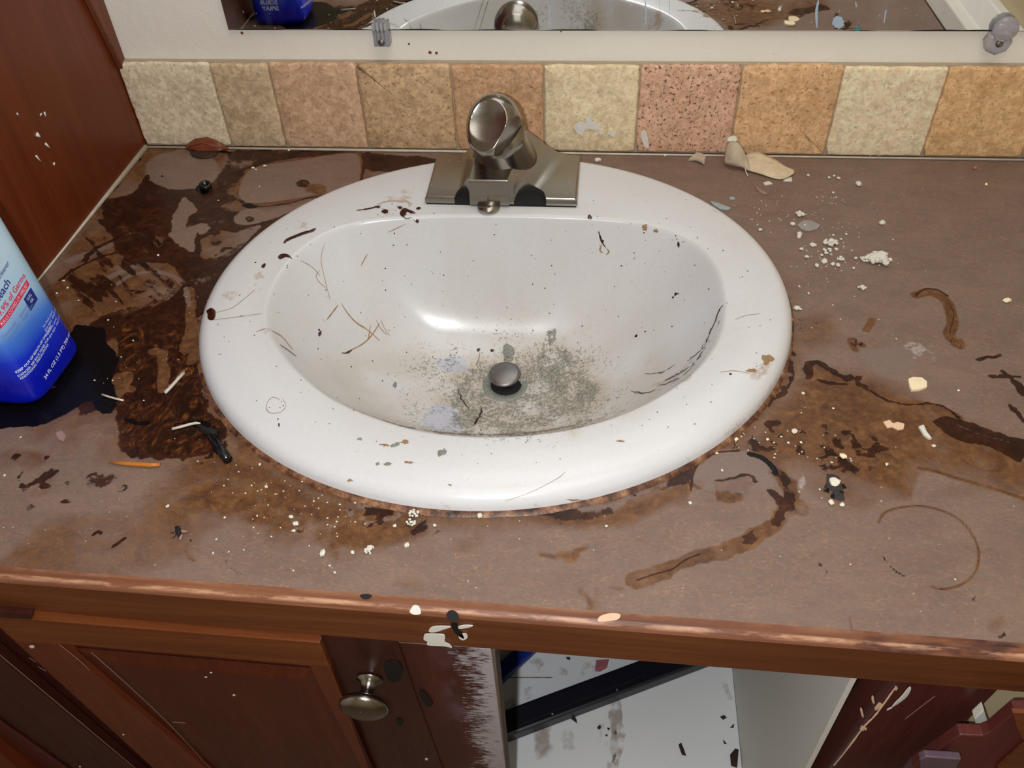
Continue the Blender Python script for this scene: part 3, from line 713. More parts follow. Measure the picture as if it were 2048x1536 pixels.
dk.blob(770, 423, 7, 4, onsink, sn); dk.blob(800, 415, 5, 3, onsink, sn); dk.blob(755, 414, 6, 2.5, onsink, sn); dk.blob(837, 417, 5, 3, onsink, sn)
dk.stroke([(713, 421), (735, 418), (762, 412)], .0022, onsink, sn, taper=.3)
dk.shape([(567, 487), (572, 478), (590, 470), (608, 463), (622, 460), (632, 456), (628, 463), (612, 468), (596, 474), (580, 480)], onsink, sn)
dk.shape([(556, 514), (562, 508), (574, 508), (582, 514), (584, 519), (576, 513), (568, 516), (560, 519)], onsink, sn)
dk.blob(527, 532, 6, 4, onsink, sn, -40); dk.blob(511, 525, 2, 1.5, onsink, sn); dk.blob(404, 627, 5, 2.5, onsink, sn, -50)
dk.shape([(413, 622), (422, 616), (431, 622), (430, 636), (424, 641), (416, 638), (415, 628)], onsink, sn)
dk.shape([(1175, 436), (1178, 429), (1184, 434), (1182, 439)], onsink, sn)
dk.stroke([(1197, 462), (1200, 472), (1204, 484), (1212, 496)], .0016, onsink, sn); dk.blob(1205, 482, 3, 3.5, onsink, sn)
dk.blob(1357, 489, 2.2, 6, onsink, sn); dk.stroke([(1344, 598), (1350, 590), (1358, 587)], .003, onsink, sn, wob=.0006)
dk.stroke([(1447, 611), (1437, 622), (1432, 640), (1420, 665), (1410, 690), (1396, 706), (1376, 722)], .0022, onsink, sn, wob=.0005)
dk.stroke([(1410, 694), (1395, 718), (1372, 738), (1350, 752), (1330, 762)], .002, onsink, sn, wob=.0008)
dk.stroke([(1392, 726), (1370, 748), (1340, 764), (1320, 772)], .0016, onsink, sn, wob=.0009)
dk.stroke([(1350, 730), (1330, 742), (1310, 747), (1290, 748)], .0012, onsink, sn, wob=.0009)
dk.stroke([(1310, 780), (1290, 786), (1262, 783)], .0012, onsink, sn, wob=.0008)
dk.blob(640, 667, 3, 6, onsink, sn, 20); dk.blob(638, 660, 2, 2, onsink, sn); dk.blob(1272, 672, 4, 2.2, onsink, sn, -40); dk.blob(985, 701, 4, 3, onsink, sn); dk.blob(957, 700, 4, 3, onsink, sn, -50)
dk.stroke([(683, 706), (694, 706), (704, 700)], .0018, onsink, sn)
dk.stroke([(965, 815), (960, 830), (952, 842), (947, 850)], .0028, onsink, sn, wob=.001); dk.stroke([(915, 780), (925, 800), (938, 818)], .0016, onsink, sn, wob=.001)
dk.stroke([(560, 690), (575, 700), (592, 713)], .0010, onsink, sn); dk.blob(558, 850, 1.6, 4, onsink, sn); dk.blob(556, 838, 1.2, 2, onsink, sn); dk.blob(1461, 748, 3, 2, onsink, sn)
for _ in range(150):
    px, py = random.uniform(560, 1430), random.uniform(445, 860)
    r = random.choice([.8, 1, 1.2, 1.6]); dk.blob(px, py, r, r*random.uniform(.5, 1), onsink, sn, random.uniform(0, 90), n=6)
for _ in range(70):
    t = random.uniform(0, 6.283); k = random.uniform(1.0, 1.22); px, py = 992+465*k*math.cos(t), 655+225*k*math.sin(t)
    dk.blob(px, py, random.uniform(.8, 1.6), .9, onsink, sn, n=6)
dk.build('dried_drips', M['drip'], sink, 'dark brown dried drips')
tn = Bag()
for pts, wd in [([(682, 606), (694, 625), (712, 645), (735, 660), (760, 682)], .002), ([(760, 645), (742, 672), (722, 690), (690, 705)], .0016), ([(741, 650), (738, 668), (735, 682)], .0012), ([(752, 640), (762, 658), (775, 670)], .0012), ([(762, 640), (768, 655), (780, 672)], .001),
                ([(735, 508), (728, 520), (722, 532)], .0016), ([(653, 640), (664, 626), (676, 610)], .002), ([(640, 540), (632, 552), (640, 566), (652, 575)], .0008), ([(648, 490), (642, 520), (650, 560), (660, 600)], .0007),
                ([(600, 520), (625, 535), (640, 552)], .0008), ([(513, 664), (530, 658), (548, 664), (565, 675), (585, 700)], .0016), ([(400, 650), (430, 640), (470, 635), (520, 628), (560, 625)], .0006), ([(430, 626), (460, 618), (480, 605), (510, 580)], .0007),
                ([(775, 465), (790, 458), (812, 448)], .001), ([(1204, 488), (1200, 500), (1206, 506)], .002), ([(1213, 497), (1218, 503), (1212, 510)], .002), ([(560, 800), (545, 795), (533, 810), (538, 825), (560, 825), (572, 812), (565, 798)], .0006),
                ([(1440, 745), (1470, 742), (1500, 748)], .0007), ([(1010, 1002), (1060, 985), (1110, 960), (1130, 945)], .0005), ([(1470, 640), (1490, 632), (1520, 628)], .0005), ([(905, 700), (915, 695)], .0014), ([(960, 705), (957, 720), (952, 730)], .0018)]:
    tn.stroke(pts, wd*.72, onsink, sn)
for e in [(770, 890, 10, 3), (810, 885, 8, 4), (775, 928, 10, 2.5), (820, 925, 10, 3), (1150, 1000, 14, 2), (700, 960, 6, 3), (1505, 742, 10, 4), (1535, 720, 12, 9), (1290, 455, 6, 5), (1312, 462, 5, 3), (1240, 882, 10, 2), (900, 970, 4, 2)]:
    tn.blob(*e, onsink, sn, rag=.5, off=.0003)
tn.build('tan_marks', M['drip_tan'], sink, 'tan hair-thin smears')
gy = Bag()
for e in [(884, 905, 9, 6, -40), (792, 889, 10, 3.5, -20), (756, 928, 4, 3.5, 0), (775, 929, 5, 3.5, 0), (720, 878, 5, 3, 0), (907, 810, 5, 4, 0), (790, 770, 4, 5, 0), (1016, 700, 9, 12, 0)]:
    gy.blob(e[0], e[1], e[2], e[3], onsink, sn, e[4], rag=.35, off=.0012)
gy.build('grey_crust', M['verdigris'], sink, 'greenish grey crusty spots')
# drain
dz = float(Hs(D0[0], D0[1]))
dr = onsink(1012, 775); DX, DY = dr[0], dr[1]+.002; DZ = float(Hs(DX, DY))
lathe('drain_flange', [(.0005, .0006), (.013, .0006), (.0155, .003), (.021, .0042), (.0235, .0034), (.0245, .0012), (.0245, -.004)], (DX, DY, DZ-.0008), (0, 0, 1), M['verdigris'], sink, 48)
lathe('drain_hole', [(.0155, 0), (.0155, .0012), (.001, .0013)], (DX, DY, DZ+.0008), (0, 0, 1), M['black_rubber'], sink, 32)
stop = thing('pop_up_stopper', 'round tarnished metal pop-up stopper raised over the drain of the basin', 'stopper', None, (DX, DY, DZ+.001))
lathe('stopper_stem', [(.006, -.001), (.006, .012)], (DX, DY, DZ+.002), (0, -.05, 1), M['black_rubber'], stop, 16)
lathe('stopper_cap', [(.010, 0), (.0150, .0012), (.0158, .003), (.0152, .0044), (.012, .0052), (.004, .006), (.0002, .006)], (DX-.001, DY+.001, DZ+.012), (-.03, -.10, 1), M['dull_metal'], stop, 48)
# overflow hole on the front wall of the bowl, seen only in the mirror
ofp = np.array([.447, -.408]); ofz = float(Hs(*ofp)); lathe('overflow_hole', [(.0095, -.001), (.0095, .0012), (.007, .0014), (.0068, .0002), (.0002, .0002)], (ofp[0], ofp[1], ofz+.0006), tuple(snorm(*ofp)), M['dull_metal'], sink, 24)
# sealant ring
vs = []; n = 400; tt = np.linspace(-np.pi, np.pi, n, endpoint=False)
for a in tt:
    j = float(fbm(np.array([math.cos(a)*3]), np.array([math.sin(a)*3]), 6, 4, 2)[0]); wf = .0022+.0026*max(0, -math.sin(a)+.1)+.0012*j
    r0 = float(Rout(a))-.001; pr = [(r0-.002, .0002), (r0+.0005, .0022), (r0+wf*.6, .0016), (r0+wf, .0002)]
    vs += [(D0[0]+r*math.cos(a), D0[1]+r*math.sin(a), z) for r, z in pr]
fs = [(i*4+k, ((i+1) % n)*4+k, ((i+1) % n)*4+k+1, i*4+k+1) for i in range(n) for k in range(3)]
tag(pyd('sealant_ring', vs, fs, M['sealant'], sink, True), 'brown stained sealant around the rim')

# ================================================================== COUNTER
ctr = thing('countertop', 'brown laminate vanity countertop covered in dark syrupy stains', 'countertop')
stp = .00135; nx = int(XR/stp); ny = int(.6/stp)
gx = np.linspace(.0, XR, nx); u_ = np.linspace(0, 1, ny)
GX, U_ = np.meshgrid(gx, u_, indexing='ij'); GY = U_*(FY0+FSL*GX); X = GX.ravel(); Y = GY.ravel()
idx = np.arange(nx*ny).reshape(nx, ny)
F = np.stack([idx[:-1, :-1], idx[:-1, 1:], idx[1:, 1:], idx[1:, :-1]], -1).reshape(-1, 4)
cxm = X[F].mean(1); cym = Y[F].mean(1); thc = np.arctan2(cym-D0[1], cxm-D0[0]); keep = np.hypot(cxm-D0[0], cym-D0[1]) > Rout(thc, .955)
F = F[keep]; used = np.zeros(nx*ny, bool); used[F.ravel()] = True; remap = np.cumsum(used)-1; F = remap[F]; X = X[used]; Y = Y[used]
me = np_mesh('laminate_top', np.stack([X, Y, np.zeros_like(X)], 1), F[:, ::-1])
G = Grime(X, Y, onz, 6)
exec(r'''
# 0 syrup, 1 amber, 2 black, 3 residue, 4 haze
st1 = streak(40, 160, .9, -.35, .25, 2); swirl = thr(70, -.45, .25, 5)
# general brown contamination at the left, around and before the basin
G.poly(1, [(240,270),(700,300),(760,340),(520,440),(400,600),(395,760),(470,880),(640,960),(560,1010),(330,960),(120,900),(60,840),(60,620),(150,450)], .85, .03, tex=thr(30,-.9,.1,2))
G.poly(0, [(420,300),(640,300),(735,305),(900,318),(860,330),(740,345),(690,312),(560,322),(500,345),(478,380),(490,420),(530,430),(600,420),(560,445),(480,520),(430,600),(400,640),(392,720),(405,800),(440,850),(420,900),(330,880),(260,900),(240,850),(235,790),(160,830),(150,700),(190,640),(230,620),(300,600),(360,560),(330,530),(250,520),(215,470),(200,400),(250,360),(290,350),(330,372),(400,372),(440,345),(455,310)], .72, .008, tex=thr(34,-1.0,-.15,7))
# swirled wet area beside the basin
G.poly(0, [(240,640),(330,600),(390,560),(400,700),(410,800),(450,860),(420,905),(330,915),(250,910),(232,860),(235,760)], 1.0, .008, tex=thr(95,-1.3,-.6,9))
G.poly(1, [(240,640),(330,600),(390,560),(400,700),(410,800),(450,860),(420,905),(330,915),(250,910),(232,860),(235,760)], 1.0, .012)
G.poly(0, [(150,520),(300,500),(400,440),(440,520),(390,600),(250,640),(170,620)], .8, .015, tex=streak(30,170,-.72,-.2,.35,4))
G.poly(0, [(175,450),(260,430),(330,480),(300,560),(200,600),(130,560)], .75, .012, tex=streak(30,170,-.72,-.2,.3,8))
# rings left by bottles: a cleaned disc with dark outline
G.ell(0, 365, 340, 76, 40, 1, .002, mode='mul', warp=True); G.ell(1, 365, 340, 76, 40, .8, .004, mode='mul')
G.line(0, [(292,352),(300,370),(322,380),(360,384)], .005, .8, warp=True); G.line(0, [(455,330),(452,352),(430,372),(400,378)], .002, .7)
G.poly(0, [(240,370),(290,310),(300,300),(380,290),(340,298),(292,345),(262,385),(212,396)], 1, .003, mode='mul')
rect = [(478,368),(505,335),(600,318),(690,305),(720,310),(724,345),(715,368),(650,388),(560,404),(500,408),(476,396)]
G.poly(0, rect, 1, .0015, mode='mul'); G.poly(1, rect, .9, .003, mode='mul'); G.line(0, [(475,400),(500,412),(560,408),(640,392),(700,374),(720,368)], .003, .8, warp=True); G.line(1, rect, .004, .9, closed=True)
G.line(0, [(724,310),(728,330),(722,360)], .003, .8); G.ell(0, 604, 368, 16, 8, .95, .002); G.ell(1, 630, 378, 22, 10, .8, .003)
# grey islands inside the syrup
isl = [(368,396),(382,402),(392,414),(394,424),(378,434),(370,450),(372,456),(388,452),(402,446),(412,450),(416,458),(404,470),(392,466),(388,490),(384,505),(370,502),(360,490),(346,480),(343,460),(346,430),(356,412)]
G.poly(0, isl, 1, .0012, mode='mul', sm=True); G.poly(1, isl, 1, .002, mode='mul')
isl2 = [(466,440),(480,425),(500,416),(520,418),(530,428),(560,412),(578,410),(576,424),(520,446),(480,450)]
G.poly(0, isl2, 1, .0015, mode='mul'); G.poly(1, isl2, 1, .002, mode='mul'); G.ell(0, 500, 438, 8, 6, .9, .002)
isl3 = [(405,480),(440,462),(470,466),(520,452),(500,480),(470,505),(430,520),(405,515)]
G.poly(0, isl3, .9, .002, mode='mul', tex=thr(120,-.5,0,3)); G.poly(0, [(425,610),(470,520),(500,480),(455,500),(420,540),(395,590)], .5, .006)
G.line(4, [(140,520),(200,500),(240,480),(285,470)], .010, .7, warp=True); G.line(4, [(215,560),(270,530),(330,510)], .008, .6, warp=True)
G.line(0, [(170,520),(190,500),(250,470),(285,465),(292,478),(286,492)], .006, .9, warp=True); G.line(0, [(120,560),(160,530),(230,505),(280,490)], .004, .8, warp=True)
# round swirl mark
G.ell(0, 300, 600, 72, 62, .35, .02, mode='mul'); G.ell(0, 300, 605, 66, 55, .62, .02, tex=thr(150,-.3,.4,8))
G.line(4, [(225,575),(260,552),(305,543),(345,552),(370,575),(376,610)], .005, .9); G.line(1, [(345,556),(372,590),(374,640)], .006, 1)
for a in ([(370,700),(380,660),(384,620),(376,580)],[(385,720),(392,690),(398,650)],[(262,780),(240,770),(236,755),(250,745)],[(325,780),(328,740),(325,710)],[(312,700),(330,705)]): G.line(1, a, .010, 1); G.line(0, a, .009, .8, mode='mul', warp=True)
G.poly(0, [(234,780),(262,740),(268,752),(262,770),(240,795),(228,790)], .9, .003, mode='mul')
G.line(3, [(333,780),(350,762),(368,742)], .004, .55); G.line(4, [(340,715),(358,722),(362,742)], .003, .8)
# black puddle by the bottle
G.poly(2, [(-60,720),(0,740),(120,680),(150,650),(205,658),(212,690),(235,720),(228,760),(236,790),(230,815),(196,818),(170,800),(120,838),(60,850),(-60,846)], .9, .004, tex=thr(60,-1.2,-.5,4))
G.line(2, [(355,850),(400,845),(425,865),(440,900)], .008, .75, warp=True, tex=thr(120,-.6,0,2)); G.poly(0, [(330,850),(430,850),(455,900),(400,925),(340,905)], .8, .006, tex=thr(160,-.35,.2,6))
G.poly(0, [(236,870),(270,840),(330,850),(380,880),(330,915),(260,920)], .85, .005, tex=thr(130,-.5,.2,12))
G.line(2, [(252,840),(270,848),(290,848)], .006, .8, warp=True); G.ell(2, 215, 815, 14, 12, .85, .003)
for e in [(405,377,14,10),(325,352,4,3),(218,345,8,8),(275,315,8,7),(500,412,20,5)]: G.ell(2, *e, .75, .003)
# lower left blotches
for e in [(125,968,20,10,.62),(200,960,40,18,.6),(240,975,22,14,.55),(130,1005,12,8,.8),(150,985,6,5,.7)]: G.ell(0, *e[:4], e[4], .006, tex=thr(160,-.5,.25,3))
for e in [(215,1035,26,9),(300,1010,26,12),(285,1050,22,6),(250,1060,10,10),(190,1040,12,5),(50,920,60,20),(40,1132,36,6),(215,1120,8,8),(330,985,50,20),(500,960,70,30),(180,1060,8,4),(440,960,60,40),(560,1060,60,30)]: G.ell(1, *e, .7, .012, tex=thr(70,-.5,.35,4))
for a in ([(226,1093),(238,1085),(250,1076)],[(186,1070),(194,1064),(202,1066)]): G.line(0, a, .003, .8)
G.line(1, [(370,1100),(376,1112),(388,1122)], .0012, .8); G.line(0, [(445,1100),(455,1128),(475,1145),(492,1152)], .0011, .7)
# ochre stain before the basin
G.poly(1, [(540,960),(600,985),(660,1000),(700,1040),(760,1010),(800,1012),(860,1030),(850,1065),(780,1090),(700,1110),(680,1125),(640,1085),(590,1085),(560,1070),(480,1040),(520,1000)], 1.0, .014, tex=thr(60,-.7,.15,5))
G.poly(1, [(480,860),(560,940),(660,1000),(820,1030),(700,1060),(560,1030),(470,960)], .8, .012)
for e in [(600,1060,26,16),(640,1070,36,18),(690,1090,16,12),(560,1050,16,12),(800,1058,30,16)]: G.ell(0, *e, .55, .010, tex=thr(150,-.15,.4,6))
G.poly(0, [(680,1000),(740,1008),(800,1020),(790,1046),(740,1058),(700,1040)], .68, .008, tex=thr(170,-.3,.25,7))
G.poly(4, [(690,1000),(800,1015),(800,1045),(730,1056),(690,1030)], .8, .008, tex=thr(220,-.2,.3,3))
G.poly(0, [(820,1055),(860,1035),(885,1062),(850,1072),(826,1072)], .65, .005, tex=thr(120,-.4,.2,8))
G.poly(0, [(1040,1022),(1110,1020),(1200,1012),(1260,985),(1330,960),(1380,930),(1395,965),(1330,985),(1262,1000),(1250,1025),(1200,1040),(1110,1040)], .72, .008, tex=thr(80,-.8,.1,9))
G.poly(4, [(1130,1015),(1230,1000),(1300,970),(1380,940),(1390,960),(1300,985),(1200,1030)], .8, .006)
G.poly(1, [(1030,1020),(1260,1000),(1400,950),(1420,985),(1340,1010),(1260,1045),(1130,1055),(1040,1040)], .9, .010)
G.ch[1] = np.maximum(G.ch[1], .9*np.clip(1-(np.hypot(X-D0[0],Y-D0[1])-Rout(np.arctan2(Y-D0[1],X-D0[0])))/.022,0,1)*np.clip(.5-1.2*(Y-D0[1])/.25,0,1))
for e in [(1090,1108,18,5,20),(1125,1110,20,8,15),(1150,1108,14,10,-30),(1162,1098,14,5,-35),(1140,1118,16,6,0)]: G.ell(1, e[0],e[1],e[2],e[3], 1, .004, e[4]); 
for e in [(1125,1113,14,4,15),(1148,1102,5,10,10),(1165,1098,8,3,-35)]: G.ell(0, e[0],e[1],e[2],e[3], .62, .004, e[4], tex=thr(200,-.3,.2,4))
G.ell(1, 1180, 1195, 26, 24, .9, .012, tex=streak(200,60,.5,-.3,.3,4)); G.ell(1, 1238, 1178, 14, 4, .8, .004)
for e in [(820,1170,26,8),(930,1090,30,16),(960,1075,10,24)]: G.ell(1, *e, .5, .012)
# right of the basin: brown haze, rings, puddle outlines
G.poly(1, [(1560,800),(1620,740),(1760,760),(1880,830),(2048,900),(2060,1000),(1950,960),(1840,935),(1830,1000),(1700,960),(1600,930),(1500,960),(1440,900),(1500,850)], .95, .03, tex=thr(30,-1.1,0,3))
G.poly(0, [(1450,890),(1540,800),(1580,760),(1572,830),(1700,850),(1790,900),(1720,960),(1600,930),(1540,910),(1470,905)], .68, .014, tex=thr(150,-.1,.3,6))
G.line(0, [(1585,705),(1570,770),(1540,800),(1510,835)], .007, .8, warp=True, tex=thr(100,-.5,.2,5))
G.poly(4, [(1822,1010),(1840,935),(1900,950),(2060,990),(2060,1020),(1900,1060),(1830,1040)], .0, .003)
cl = [(1824,1012),(1836,935),(1862,938),(1900,950),(1990,975),(2060,992),(2060,1060),(1900,1080),(1828,1060)]
G.poly(1, cl, 1, .0015, mode='mul', sm=False); G.poly(0, cl, 1, .0015, mode='mul', sm=False)
G.line(1, [(1838,936),(1870,942),(1910,955),(1990,978),(2050,998)], .003, 1)
# bottle disc by the basin
disc = [(1385,955),(1398,925),(1430,905),(1480,900),(1530,915),(1558,945),(1568,985),(1560,1030),(1520,1065),(1450,1090),(1400,1090),(1378,1040)]
G.poly(0, disc, 1, .002, mode='mul'); G.poly(1, disc, .75, .003, mode='mul'); G.poly(4, [(1385,960),(1400,925),(1450,902),(1530,918),(1555,950),(1540,975),(1500,985),(1420,985)], .62, .003)
G.line(0, [(1382,980),(1386,948),(1400,924),(1430,906),(1480,901)], .0018, .9); G.line(2, [(1500,908),(1525,916),(1545,934),(1552,946)], .0045, .95)
G.line(0, [(1553,942),(1572,960),(1574,990),(1578,1010),(1562,1032),(1540,1050),(1510,1070),(1490,1078)], .008, .74, warp=True, tex=thr(130,-.6,.25,4))
G.line(1, [(1556,945),(1576,975),(1578,1010),(1562,1035),(1530,1060),(1500,1075),(1460,1098),(1400,1112),(1350,1130),(1320,1148),(1270,1162)], .011, 1, warp=True, tex=thr(60,-.9,.1,6))
G.line(0, [(1400,1108),(1370,1120),(1345,1138),(1310,1148),(1275,1160)], .0016, .75); G.poly(0, [(1530,985),(1545,980),(1566,1000),(1576,1020),(1560,1045),(1545,1040),(1560,1020),(1548,1000)], .9, .003)
am = [(1432,960),(1448,956),(1470,952),(1490,948),(1505,955),(1512,968),(1500,975),(1492,985),(1478,980),(1480,1000),(1440,1000),(1436,980)]
G.poly(1, am, 1, .002); G.line(0, [(1434,962),(1470,953),(1492,948),(1506,956),(1512,967)], .003, .62, warp=True)
G.line(1, [(1385,968),(1400,974),(1404,966),(1392,962)], .004, 1)
G.ell(3, 1604, 960, 22, 22, .62, .006, tex=thr(90,-.8,.3,5)); G.ell(3, 1600, 965, 12, 14, .6, .004); G.ell(1, 1598, 1012, 17, 17, .8, .003); G.ell(1, 1598, 1012, 12, 12, .5, .003, mode='mul')
# thin ring at the right
ring = [(1757,1045),(1770,1025),(1800,1015),(1840,1012),(1880,1020),(1920,1040),(1948,1075),(1958,1110),(1950,1145),(1925,1168),(1890,1178),(1865,1174)]
G.line(1, ring, .0017, 1, tex=thr(50,-1.2,-.2,3)); G.line(0, ring, .0013, .68, tex=thr(90,-.5,.3,5)); G.line(0, [(1765,1112),(1780,1132),(1800,1148),(1808,1152)], .0018, .75, tex=thr(90,-.6,.1,2))
# drips and trails right of the basin
G.line(0, [(1832,590),(1850,578),(1875,580),(1895,592)], .0024, .9); G.line(1, [(1832,590),(1860,585),(1890,600),(1902,625),(1905,650),(1898,670),(1918,690)], .009, 1); G.line(0, [(1895,600),(1908,630),(1900,668),(1922,690),(1918,698),(1900,682)], .0018, .62)
G.line(1, [(1905,690),(1922,680),(1925,696)], .003, 1)
v0 = [(1618,752),(1620,735),(1635,724),(1655,728),(1668,742),(1690,752),(1698,752),(1696,764),(1676,772),(1650,766),(1635,762)]
G.poly(1, v0, .95, .003); G.line(0, [(1617,756),(1620,735),(1636,725),(1655,732),(1670,746),(1690,754),(1699,752)], .006, .95, warp=True); G.line(0, [(1640,764),(1665,768),(1690,768)], .004, .7, warp=True)
G.poly(0, [(1710,750),(1724,750),(1722,765),(1730,775),(1716,770),(1709,760)], .85, .002); G.line(0, [(1722,765),(1735,780),(1760,796),(1800,808),(1830,810),(1870,806),(1900,820),(1918,835)], .003, .8, warp=True, tex=thr(60,-1,-.3,4))
G.line(1, [(1620,745),(1680,790),(1760,810),(1850,812),(1910,835)], .012, .8, warp=True)
G.poly(0, [(1870,845),(1890,835),(1925,840),(1980,860),(2048,880),(2048,925),(1990,900),(1920,880),(1885,860)], .95, .002, tex=thr(40,-1.2,-.5,4))
G.line(3, [(1915,850),(1960,868),(2020,885)], .002, .5)
for a in ([(1958,722),(1975,716),(1996,708)],[(2010,742),(2030,760),(2060,790)],[(1985,755),(2010,752),(2035,750)],[(2022,808),(2035,830),(2060,850)],[(2030,760),(2042,785),(2060,800)]): G.line(0, a, .004, .8, warp=True)
for a in ([(1732,660),(1742,645),(1745,640)],[(1702,680),(1706,692),(1712,700)],[(1720,690),(1725,690)]): G.line(1, a, .006, .95)
G.line(0, [(1705,676),(1712,680),(1710,692),(1702,686)], .002, .8)
for e in [(1628,655,22,16,.6),(1612,650,40,22,.42)]: G.ell(0, e[0],e[1],e[2],e[3], e[4], .014, tex=thr(120,-.6,.2,3))
G.poly(1, [(1590,640),(1640,620),(1680,660),(1640,700),(1595,700)], .6, .02)
G.poly(3, [(1805,690),(1830,680),(1860,700),(1880,720),(1850,725),(1815,715),(1800,700)], .6, .008, tex=thr(200,-.2,.3,3)); G.poly(4, [(1700,700),(1800,680),(1860,720),(1800,760),(1740,750)], .55, .02)
for e in [(1645,800,26,6,30),(1670,808,20,6,10),(1690,812,30,4,14)]: G.ell(1, e[0],e[1],e[2],e[3], 1, .004, e[4])
G.ell(0, 1648, 1140, 14, 16, .68, .008, tex=thr(260,-.3,.2,3)); G.ell(0, 1660, 1170, 16, 30, .42, .012, tex=thr(200,-.1,.3,5)); G.ell(0, 1945, 1196, 6, 6, .55, .004)
G.ell(0, 1670, 972, 30, 28, .42, .012); G.ell(2, 1670, 975, 26, 28, .7, .006, tex=thr(220,-.1,.3,2)); G.ell(0,1830,1276,10,5,.6,.004); G.ell(0, 2000,1270,14,8,.6,.004)
for e in [(1840,940,8,4),(1990,1250,20,10),(1790,900,10,30)]: G.ell(1, *e, .6, .008)
G.line(1, [(1698,1235),(1705,1262)], .0012, .7)
# dark back strip at the left
G.line(0, [(300,296),(380,292)], .003, .5, warp=True)
''')
fl_ = np.clip((.33-X)/.2, 0, 1)*np.clip((-.34-Y)/.06, 0, 1); fr_ = np.clip((X-.60)/.1, 0, 1)*np.clip((.86-X)/.1, 0, 1)*np.clip((-.34-Y)/.05, 0, 1)*np.clip((Y+.52)/.05, 0, 1)
fm_ = np.exp(-((X-.33)/.11)**2-((Y+.50)/.028)**2)
G.ch[1] = np.maximum(G.ch[1], (fl_*.75+fr_*.6+fm_*1.1)*np.clip(.35+1.6*fbm(X, Y, 24, 5, 31), 0, 1))
G.ch[0] = np.maximum(G.ch[0], (fl_*.3+fm_*.5+fr_*.35+.25)*np.clip((fbm(X, Y, 85, 4, 41)-.22)*4, 0, 1)*np.clip(.2+2*fbm(X, Y, 14, 3, 17), 0, 1)*1.3*np.clip((-.30-Y)*8, 0, 1))
G.ch[1] += .22*np.clip(fbm(X, Y, 9, 4, 9)+.1, 0, 1); G.ch[0] += .18*np.clip(fbm(X, Y, 110, 3, 21)-.45, 0, 1)*3*np.clip((-.30-Y)*6, 0, 1)
G.write(me, ['grime_a', 'grime_b'])
top = link('laminate_top', me, M['counter'], ctr)
# particle board core below (ring so that the basin hangs through)
vs = []; n = 96
for k in range(n):
    a = -math.pi+2*math.pi*(k+.5)/n; r = float(Rout(a, .955)); dx, dy = math.cos(a), math.sin(a)
    tmax = min([v for v in ((XR-D0[0])/dx if dx > 1e-6 else 9, (0-D0[0])/dx if dx < -1e-6 else 9, (-.001-D0[1])/dy if dy > 1e-6 else 9, (-.564-D0[1])/dy if dy < -1e-6 else 9) if v > 0])
    for (rr, z) in ((r, -.0002), (tmax, -.0002), (tmax, -.03), (r, -.03)): vs.append((D0[0]+rr*dx, D0[1]+rr*dy, z))
fs = [(k*4+j, ((k+1) % n)*4+j, ((k+1) % n)*4+(j+1) % 4, k*4+(j+1) % 4) for k in range(n) for j in (0, 1, 2, 3)]
pyd('board_core', vs, fs, M['board_edge'], ctr)
# wooden front edge: section A laminate edge, B outer top, C below the light moulding, D foot of the apron
secs = []
for xq, pb, pc, pd in ((0, (0, 1146), (0, 1168), (0, 1223)), (1, (342, 1171), (342, 1193), (342, 1251)), (2, (680, 1197), (680, 1220), (680, 1279)), (3, (1022, 1224), (1022, 1248), (1022, 1305)), (4, (1380, 1252), (1380, 1276), (1380, 1334)), (5, (1690, 1277), (1690, 1301), (1690, 1361)), (6, (2048, 1303), (2048, 1325), (2048, 1389))):
    B = onz(*pb, .0008); Cc = ony(*pc, B[1]-.0045); D = ony(*pd, B[1]-.005); secs.append((B, Cc, D))
Bx = np.array([s[0] for s in secs]); Cx = np.array([s[1] for s in secs]); Dx = np.array([s[2] for s in secs])
def fit(A, i): return np.polyfit(A[:, 0], A[:, i], 1)
pB = fit(Bx, 1); pC = (fit(Cx, 1), fit(Cx, 2)); pD = (fit(Dx, 1), fit(Dx, 2))
E = np.polyval
def edge_pts(x):
    return [(x, fy(x), .0006), (x, E(pB, x), .0009), (x, E(pB, x)-.0025, -.001), (x, E(pC[0], x), E(pC[1], x)+.0015), (x, E(pC[0], x)+.0008, E(pC[1], x)), (x, E(pC[0], x)+.010, E(pC[1], x)), (x, E(pC[0], x)+.010, -.004), (x, fy(x), -.004)]
def loft(name, fn, xsq, mat, parent):
    vs = []; m = len(fn(xsq[0])); fs = []
    for x in xsq: vs += fn(x)
    for i in range(len(xsq)-1):
        for k in range(m): fs.append((i*m+k, i*m+(k+1) % m, (i+1)*m+(k+1) % m, (i+1)*m+k))
    fs += [tuple(range(m)), tuple((len(xsq)-1)*m+k for k in range(m))]
    return pyd(name, vs, fs, mat, parent)
xl = list(np.linspace(0.001, XR, 30))
bevel(loft('front_edge_moulding', edge_pts, xl, M['edge_wood'], ctr), .0008, 2, .5)
yD0 = float(E(pD[0], .45)); zD = lambda x: float(E(pD[1], x)); zC = lambda x: float(E(pC[1], x))
AY = lambda x: float(E(pC[0], x))+.001
cabn = thing('vanity_cabinet', 'brown wooden vanity cabinet under the counter with paint-smeared stile and an open middle bay', 'cabinet')
def ap_pts(x): return [(x, AY(x), zC(x)-.0002), (x, AY(x), zD(x)), (x, AY(x)+.018, zD(x)), (x, AY(x)+.018, zC(x)-.0002)]
bevel(loft('apron', ap_pts, list(np.linspace(.001, XR, 12)), M['apron_wood'], cabn), .0007, 2, .5)

